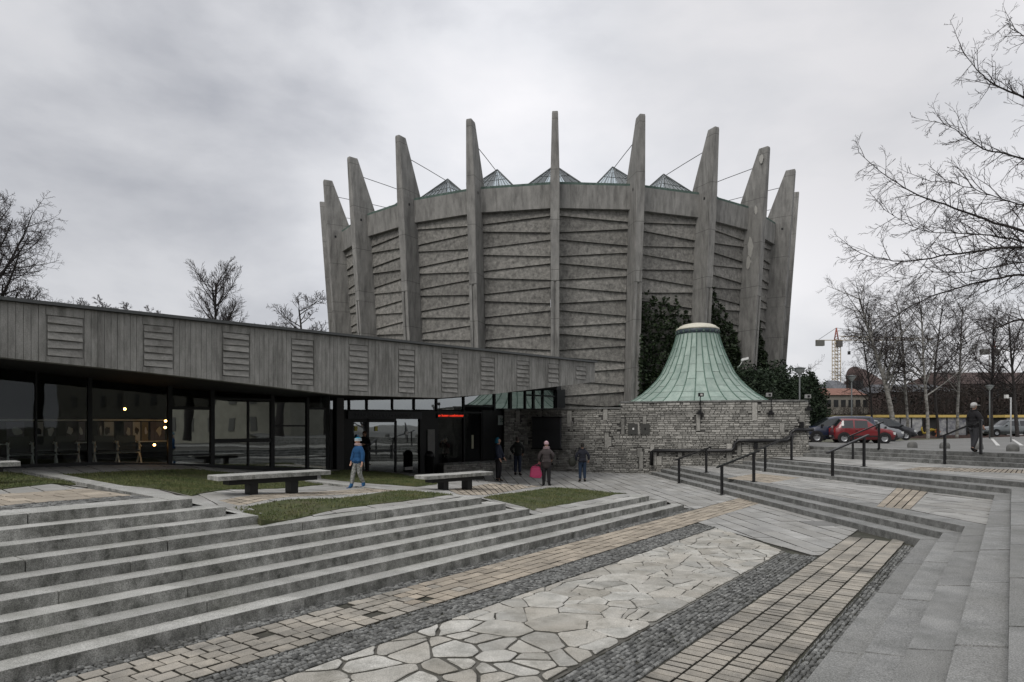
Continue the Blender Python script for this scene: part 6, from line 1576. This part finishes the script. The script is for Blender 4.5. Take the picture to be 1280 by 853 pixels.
# ------------------------------------------------------------------ people
skin = plain('skin', (.48, .29, .21), .55)
def skinned(name, mat, verts, edges, rads, parent, root=0, sub=1):
    me = bpy.data.meshes.new(name); me.from_pydata([tuple(v) for v in verts], edges, []); me.materials.append(mat)
    o = bpy.data.objects.new(name, me); COL.objects.link(o); o.parent = parent
    o.modifiers.new('Skin', 'SKIN'); m2 = o.modifiers.new('Subdivision', 'SUBSURF'); m2.levels = m2.render_levels = sub
    o.modifiers['Skin'].use_smooth_shade = True
    sv = me.skin_vertices[0].data
    for i, r in enumerate(rads): sv[i].radius = r if isinstance(r, tuple) else (r, r); sv[i].use_root = (i == root)
    return o
def person(label, h, loc, face, pose, cols, hair=(.05, .035, .025), hat=None, coat_hem=.46, child=False, hood=None, scarf=None, boots=None, slim=1.0, cat='person', bag=None, head_turn=0.0, hat_c=None):
    o = local('person', label, cat); k = h
    V, E, R = [], [], []
    def add(p, r, par=None):
        V.append(Vector(p)*k); R.append((r if isinstance(r, tuple) else (r, r))); R[-1] = (R[-1][0]*k, R[-1][1]*k)
        if par is not None: E.append((par, len(V)-1))
        return len(V)-1
    hs = 1.18 if child else 1.0
    pel = add((0, 0, .53), (.075, .055)); bel = add((0, 0, .61), (.068, .05), pel); che = add((0, 0, .72), (.085, .058), bel); nb_ = add((0, -.005, .80), (.05, .04), che); nk = add((0, -.002, .845), .028, nb_)
    ct_, st_ = math.cos(head_turn), math.sin(head_turn); hd = lambda x, y, z: (x*ct_-y*st_, x*st_+y*ct_, z)
    jaw = add(hd(0, .012, .88), (.032*hs, .036*hs), nk); mid = add(hd(0, .006, .92), (.04*hs, .048*hs), jaw); top = add(hd(0, -.002, .96), (.034*hs, .042*hs), mid)
    add(hd(0, .064*hs, .906), .005, mid)
    for sg in (-1, 1): add(hd(sg*.046*hs, -.002, .912), .007, mid)
    arms = {}; legs = {}
    for sg, key in ((-1, 'L'), (1, 'R')):
        A = pose.get('arm'+key, [(sg*.122, -.012, .64), (sg*.122, .03, .49)])
        sh = add((sg*.084, -.005, .778), .026, che); el = add(A[0], .022, sh); wr_ = add(A[1], .017, el)
        d = (Vector(A[1])-Vector(A[0])).normalized(); pa = Vector(A[1])+d*.03; pi = add(pa, (.02, .012), wr_)
        side = d.cross(Vector((0, 1, 0))); side = side.normalized() if side.length > .1 else Vector((1, 0, 0)); curl = Vector((-sg*.5, .4, 0))
        for fi, (off, ln) in enumerate(((-.017, .034), (-.006, .04), (.006, .038), (.017, .03))):
            f0_ = add(pa+side*off+d*.022, .0058, pi); f1_ = add(pa+side*off+(d+curl*.25).normalized()*(.022+ln*.55), .0052, f0_); add(pa+side*off*.9+(d+curl*.7).normalized()*(.022+ln), .0045, f1_)
        t0 = add(pa-side*.024+d*.0+curl*.01, .0065, pi); add(pa-side*.034+d*.022+curl*.02, .0055, t0)
        Lg = pose.get('leg'+key, [(sg*.055, .01, .28), (sg*.058, -.01, .045)])
        hp = add((sg*.05, 0, .49), .052, pel); kn = add(Lg[0], .036, hp); an = add(Lg[1], .023, kn); fdv = Vector(pose.get('toe'+key, (sg*.02, .09, -.028))); add(Vector(Lg[1])+fdv*.5+Vector((0, 0, -.012)), .024, an); add(Vector(Lg[1])+fdv, .018, len(V)-1)
        arms[key] = A; legs[key] = (Lg, fdv)
    skinned('body', skin, V, E, R, o, sub=1)
    jm, tm, bm = cols
    # jacket
    V, E, R = [], [], []; f = 1.0/slim
    pel = add((0, 0, .60), (.09*f, .07*f)); che = add((0, 0, .72), (.104*f, .078*f), pel); nb_ = add((0, -.004, .805), (.07, .058), che); add((0, -.002, .842), (.044, .042), nb_)
    hp = add((0, 0, .53), (.094*f, .076*f), pel); add((0, 0, coat_hem), (.1*f, .08*f), hp)
    for sg, key in ((-1, 'L'), (1, 'R')):
        A = arms[key]; sh = add((sg*.092, -.005, .782), (.048*f, .05*f), che); el = add(Vector(A[0]), .038*f, sh); wv = Vector(A[0]).lerp(Vector(A[1]), .95); add(wv, .031*f, el)
    jk = skinned('jacket', jm, V, E, R, o)
    V, E, R = [], [], []
    pel = add((0, 0, .54), (.082, .066))
    for sg, key in ((-1, 'L'), (1, 'R')):
        Lg, _ = legs[key]; hp = add((sg*.05, 0, .48), .064, pel); kn = add(Lg[0], .046, hp); add(Vector(Lg[0]).lerp(Vector(Lg[1]), .93), .037, kn)
    skinned('trousers', tm, V, E, R, o)
    for sg, key in ((-1, 'L'), (1, 'R')):
        Lg, fdv = legs[key]; V, E, R = [], [], []; c = Vector(Lg[1]); top_ = Vector(Lg[0]).lerp(c, .55 if boots else .86)
        a = add(top_, .034 if boots else .03, None); b = add(c, .031, a); m_ = add(c+fdv*.5+Vector((0, 0, -.012)), (.03, .022), b); add(c+fdv*1.12+Vector((0, 0, -.004)), (.026, .017), m_); add(c-fdv*.25+Vector((0, 0, -.022)), .022, b)
        skinned('shoe', bm, V, E, R, o)
    # face, hair, headgear
    C_ = lambda x, y, z: Vector(hd(x, y, z))*k
    if True:
        for sg in (-1, 1): mb = MB(); mb.ball(C_(sg*.017*hs, .046*hs, .918), .0052*k*hs, 6); mb.build('eye', M['dark'], o, org=(0, 0, 0))
        mb = MB(); mb.ball(C_(0, .047*hs, .889), .008*k*hs, 6, sc_=(1.4, .4, .35)); mb.build('mouth', plain('lips', (.3, .1, .09), .6), o, org=(0, 0, 0))
    def shell(r, zc, z0_, z1_, y0=-.006, name='hair', mat=None, par=o, squash=1.0, front=1.0):
        mb = MB(); n_ = 14; rr_ = []
        for i in range(7):
            z_ = z0_+(z1_-z0_)*i/6; q = math.sqrt(max(0, 1-((z_-zc)/(z1_-zc+.004))**2)) if z_ > zc else 1.0; rr_.append((r*q if i < 6 else .002, z_))
        for q, z_ in rr_:
            for j in range(n_):
                a = 2*math.pi*j/n_; x_, y_ = q*math.cos(a), q*math.sin(a)*1.16; 
                if y_ > 0: y_ *= front
                v_ = C_(x_, y_+y0, z_); mb.v.append(tuple(v_))
        for i in range(6):
            for j in range(n_): j2 = (j+1) % n_; mb.face((i*n_+j, i*n_+j2, (i+1)*n_+j2, (i+1)*n_+j), 0, 0, True)
        return mb.build(name, mat, par, org=(0, 0, 0))
    hm = plain('hair', hair, .8)
    if not hat and not hood: shell(.049*hs, .925, .915, .982*1.0, -.008, 'hair', hm); shell(.045*hs, .92, .875, .95, -.016, 'hair', hm, front=.35)
    if hat in ('beanie', 'bobble', 'knit'):
        hb = shell(.053*hs, .93, .918, 1.0, -.003, 'hat', hat_c[0]);
        for i, z_ in enumerate((.921, .948)): mb = MB(); mb.lathe((0, 0, 0), [(.0545*hs*(1 if i == 0 else .97)*k, 0), (.056*hs*(1 if i == 0 else .95)*k, .007*k), (.054*hs*(1 if i == 0 else .93)*k, .016*k)], 14); v0_ = C_(0, -.003, z_); mb.v = [(x+v0_.x, y*1.14+v0_.y, z+v0_.z) for x, y, z in mb.v]; mb.build('band', hat_c[1], hb, org=(0, 0, 0))
        if hat == 'bobble': mb = MB(); mb.ball(C_(0, 0, 1.012), .024*k, 10); mb.build('pompom', hat_c[2], hb, org=(0, 0, 0))
    if hat == 'cap':
        hb = shell(.053, .935, .922, .99, -.003, 'cap', hat_c[0]); mb = MB(); a = C_(0, .06, .93); mb.box(a, (.09*k, .07*k, .008*k), tuple(Vector(hd(1, 0, 0)))); mb.build('peak', hat_c[0], hb, org=(0, 0, 0)); shell(.047, .92, .88, .93, -.012, 'hair', hm, front=.3)
    if hood is not None:
        shell(.06*hs, .93, .862, 1.0, -.014, 'hood', hood, front=.52)
    else:
        mb = MB(); mb.tube([Vector((.062*math.cos(a), .05*math.sin(a)-.004, .832+.008*math.sin(a)))*k for a in np.linspace(0, 6.283, 12)], .017*k, 6); mb.build('collar', jm if scarf is None else scarf, o, org=(0, 0, 0))
    if scarf is not None and hood is None: mb = MB(); mb.tube([Vector((.058*math.cos(a), .05*math.sin(a)+.004, .853))*k for a in np.linspace(0, 6.283, 12)], .02*k, 6); mb.build('scarf', scarf, o, org=(0, 0, 0))
    if not child or True:
        for z_ in (.56, .64, .71):
            mb = MB(); rr_ = (.094 if z_ < .6 else .1)*f; mb.tube([Vector((rr_*1.0*math.cos(a), rr_*.80*math.sin(a), z_))*k for a in np.linspace(0, 6.283, 16)], .0045*k, 4); mb.build('seam', jm, jk, org=(0, 0, 0))
    o['_h'] = h
    return place(o, loc, math.atan2(face[1], face[0])-math.pi/2)
pm = lambda n, c, r=.85: plain(n, c, r)
bl = pm('child_jacket', (.014, .075, .19)); blk = pm('black_cloth', (.014, .013, .015)); navy = pm('navy_cloth', (.016, .022, .042)); jeans = pm('dark_jeans', (.018, .034, .065)); shoe = pm('shoe_black', (.012, .012, .012))
camo = rough_mat('grey_camo_trousers', (.09, .1, .09), (.36, .36, .34), 22, detail=2, vary=0, bump=0)
P0 = atH(447.5, 610.5)
person('child in a blue padded jacket and striped teal bobble hat walking on the path', 1.27, P0, (-.85, -1), dict(legL=[(-.045, .0, .28), (-.05, -.11, .075)], legR=[(.05, .08, .285), (.045, .12, .045)], toeL=(0, .085, -.04), armL=[(-.128, -.02, .65), (-.14, .01, .5)], armR=[(.128, .01, .65), (.135, .06, .51)]), (bl, camo, pm('child_boots', (.02, .09, .2))), child=True, hat='bobble', hat_c=(pm('hat_teal', (.02, .16, .24)), pm('hat_white', (.55, .57, .58)), pm('hat_navy', (.02, .05, .1))), scarf=pm('scarf_pink', (.36, .27, .27)), boots=True, slim=.86, coat_hem=.44)
def onz(u, v, z=0.0): return at(u, v, z)
def man(label, u, v, vtop, face, pose, cols, **kw):
    z = 0.03
    for _ in range(20):
        p = at(u, v, z); z = .5*z+.5*H(p[0], p[1])
    h = (v-vtop)/F*p[1]; return person(label, h/1.0, p, face, pose, cols, **kw)
up_ = dict(armL=[(-.16, .07, .70), (-.05, .11, .83)], armR=[(.16, .06, .70), (.06, .12, .84)])
man('grey-haired person in dark red with both hands raised to the face by the doors', 557, 590.5, 546, (-.5, -1), up_, (pm('maroon_cloth', (.04, .013, .014)), blk, shoe), hair=(.3, .29, .27))
man('person in a navy jacket with a bright teal hood standing by the low bench', 623, 602, 546.5, (1, -.3), dict(legL=[(-.045, .03, .28), (-.045, .0, .045)], legR=[(.045, .0, .28), (.045, -.02, .045)], armL=[(-.14, .03, .64), (-.13, .1, .52)], armR=[(.15, .02, .64), (.15, .08, .51)]), (navy, blk, shoe), hood=pm('hood_teal', (.01, .11, .17)), slim=.95)
man('person all in black with hands in pockets standing against the shaded stone wall', 647, 594.5, 545, (.3, 1), dict(armL=[(-.175, -.02, .66), (-.12, .07, .55)], armR=[(.175, -.02, .66), (.12, .07, .55)]), (pm('charcoal_cloth', (.017, .019, .018)), navy, shoe), hair=(.05, .04, .035))
pw_ = man('woman in a pink knitted hat and grey-brown coat facing the notice board', 683, 607.5, 551, (.15, 1), dict(armL=[(-.16, .0, .65), (-.165, .05, .53)], armR=[(.15, .03, .66), (.11, .1, .58)]), (pm('taupe_coat', (.062, .052, .052)), blk, shoe), hat='knit', hat_c=(pm('hat_pink', (.52, .36, .39)), pm('hat_pink_band', (.46, .3, .33))), scarf=pm('scarf_mauve', (.25, .18, .19)), coat_hem=.36, slim=.84, boots=True)
man('person in dark blue trousers with their back turned, right of the notice board', 728, 602.5, 553, (-.05, 1), dict(armL=[(-.16, -.01, .65), (-.16, .05, .52)], armR=[(.165, .01, .65), (.17, .07, .54)]), (pm('ink_cloth', (.018, .02, .03)), jeans, shoe), hair=(.02, .018, .015), slim=.92)
p = at(1217.5, 565.3, 1.36)
person('man in black with a pale cap walking at the top of the steps', (565.3-502.3)/F*p[1], p, (1, .15), dict(legL=[(-.045, .03, .28), (-.04, .015, .045)], legR=[(.05, -.0, .27), (.05, -.09, .07)], armL=[(-.16, .02, .65), (-.14, .11, .56)], armR=[(.155, .0, .65), (.16, .05, .52)]), (blk, pm('grey_trousers', (.045, .045, .05)), shoe), hat='cap', hat_c=(pm('cap_pale', (.5, .5, .49)),), hair=(.2, .19, .18), slim=.85)
man('person in dark clothes half hidden behind the child, one hand held forward', 455.5, 592.5, 538, (-.2, -1), dict(armR=[(.15, .03, .66), (.1, .14, .66)], armL=[(-.15, .03, .66), (-.06, .14, .68)]), (blk, blk, shoe), hair=(.1, .05, .03))
# bags
p = Vector(pw_.location); q = Vector(((669.5-CX)/F*p.y, p.y-.05, 0)); bg_ = thing('shopping_bag', 'bright pink shopping bag hanging from the hand of the woman in the pink hat', 'bag', (q.x, q.y, .25))
mb = MB(); zc = EYE+(HZ-590)/F*p.y; hw = 7.6/F*p.y; hh = 7.4/F*p.y
out_ = [(-1, -.75), (-.2, -1), (.8, -1.0), (1.05, -.5), (.75, .75), (.45, .95), (-.55, 1.0), (-.8, .6)]; b0 = []
for dy_, sc_ in ((-.07, .86), (-.1, 1), (.1, 1), (.07, .86)):
    b0.append(len(mb.v)); mb.v += [(q.x+a*hw*sc_, q.y+dy_*(1.3 if b < 0 else .7), zc+b*hh*sc_) for a, b in out_]
for a, b in zip(b0, b0[1:]):
    for j in range(8): j2 = (j+1) % 8; mb.face((a+j, a+j2, b+j2, b+j), 0, 0, True)
mb.face(tuple(b0[0]+j for j in range(8))); mb.face(tuple(b0[-1]+j for j in range(7, -1, -1))); mb.build('body', pm('bag_pink', (.31, .028, .09), .6), bg_)
mb = MB(); hx = q.x+hw*.95
for dy_ in (-.05, .05): mb.tube([(q.x-.1, q.y+dy_, zc+hh*.9), (hx-.02, q.y+dy_*.3, zc+hh*1.6), (q.x+.16, q.y+dy_, zc+hh*.8)], .009, 5)
mb.build('strap', pm('bag_strap', (.3, .03, .09), .6), bg_)
c = at(716, 603, 0.0); z_ = EYE+(HZ-577.5)/F*27.4; q = ((715.5-CX)/F*27.4, 27.35)
bg2 = thing('shoulder_bag', 'dark olive shoulder bag on the left side of the person in dark blue trousers', 'bag', (*q, z_-.2)); mb = MB(); mb.ball((q[0], q[1], z_), .2, 12, sc_=(.85, .55, 1.0)); mb.build('body', pm('bag_olive', (.03, .032, .025), .7), bg2)
mb = MB(); mb.tube([(q[0]+.04, q[1], z_+.15), (q[0]+.14, q[1]-.08, z_+.55), (q[0]+.36, q[1]-.1, z_+.62)], .014, 5); mb.build('strap', blk, bg2)

# ------------------------------------------------------------------ what the glass mirrors: the other side of the square, out of the picture, with an added house against mirrored sky
oth = thing('apartment_house', 'pale yellow plastered house across the square, seen only mirrored in the glass doors', 'building', (46, -14, -.1))
ow = rough_mat('yellow_plaster', (.33, .32, .27), (.42, .41, .35), 1, vary=.03)
mb = MB(); A = Vector((40, 6, 0)); B_ = Vector((62, -34, 0)); d = (B_-A).normalized(); n_ = Vector((-d.y, d.x, 0)) if Vector((-d.y, d.x, 0)).dot(Vector((1, 0, 0))) > 0 else Vector((d.y, -d.x, 0))
mb.prism([(A.x, A.y), (B_.x, B_.y), ((B_+n_*12).x, (B_+n_*12).y), ((A+n_*12).x, (A+n_*12).y)], -.1, 13); mb.build('wall', ow, oth)
mb = MB(); mb.prism([((A-d-n_).x, (A-d-n_).y), ((B_+d-n_).x, (B_+d-n_).y), ((B_+d+n_*13).x, (B_+d+n_*13).y), ((A-d+n_*13).x, (A-d+n_*13).y)], 13.01, 14.2, bottom=True); mb.build('roof', slate, oth)
for r_ in range(4):
    for c in range(12):
        q = A+d*(2+c*3.6)-n_*.04; mb = MB(); mb.box((q.x, q.y, 2.4+r_*3.1), (1.1, .08, 1.6), d); mb.build('window', plain('dull_pane', (.17, .17, .16), .4), oth)
cover_house = thing('apartment_house', 'long dark grey house added unseen behind the photographer, seen only mirrored', 'building', (0, -48, -.1))  # unseen house, added to keep bright sky out of the glass
gw_ = rough_mat('grey_plaster', (.07, .07, .065), (.11, .11, .1), 1, vary=.03)
mb = MB(); mb.prism([(-30, -48), (52, -46), (52, -60), (-30, -60)], -.1, 14); mb.build('wall', gw_, cover_house)
mb = MB(); mb.prism([(-31, -47), (53, -45), (53, -61), (-31, -61)], 14.01, 15.5, bottom=True); mb.build('roof', slate, cover_house)
for r_ in range(4):
    for c in range(18): mb = MB(); mb.box((-26+c*4.3, -47.85+c*.105, 2.4+r_*3.1), (1.3, .3, 1.7)); mb.build('window', M['frame'], cover_house)
k0 = [o for o in bpy.data.objects if o.name.startswith('bare_tree') and 'far left' in o.get('label', '')][0]
for i, (x, y, s_, rz_) in enumerate(((28, 9, .95, 1), (34, -2, 1.05, 2), (24, -9, .9, 3), (31, 17, .9, 4), (12, -14, 1.0, 5), (2, -16, 1.1, .5), (-9, -15, .9, 2.2), (40, 10, 1.1, .2))):
    t = copy_tree(k0); place(t, (x, y, .8), rz_, s_); t['label'] = 'bare tree '+('beside the yellow house, nearest the car park', 'in front of the middle of the yellow house', 'directly behind the right-hand steps', 'at the far edge of the car park, out of the picture', 'behind the photographer, right of the plaza axis', 'straight behind the photographer', 'behind the photographer at the left', 'beside the yellow house, farthest out')[i]; t['group'] = 'bare trees behind the photographer'
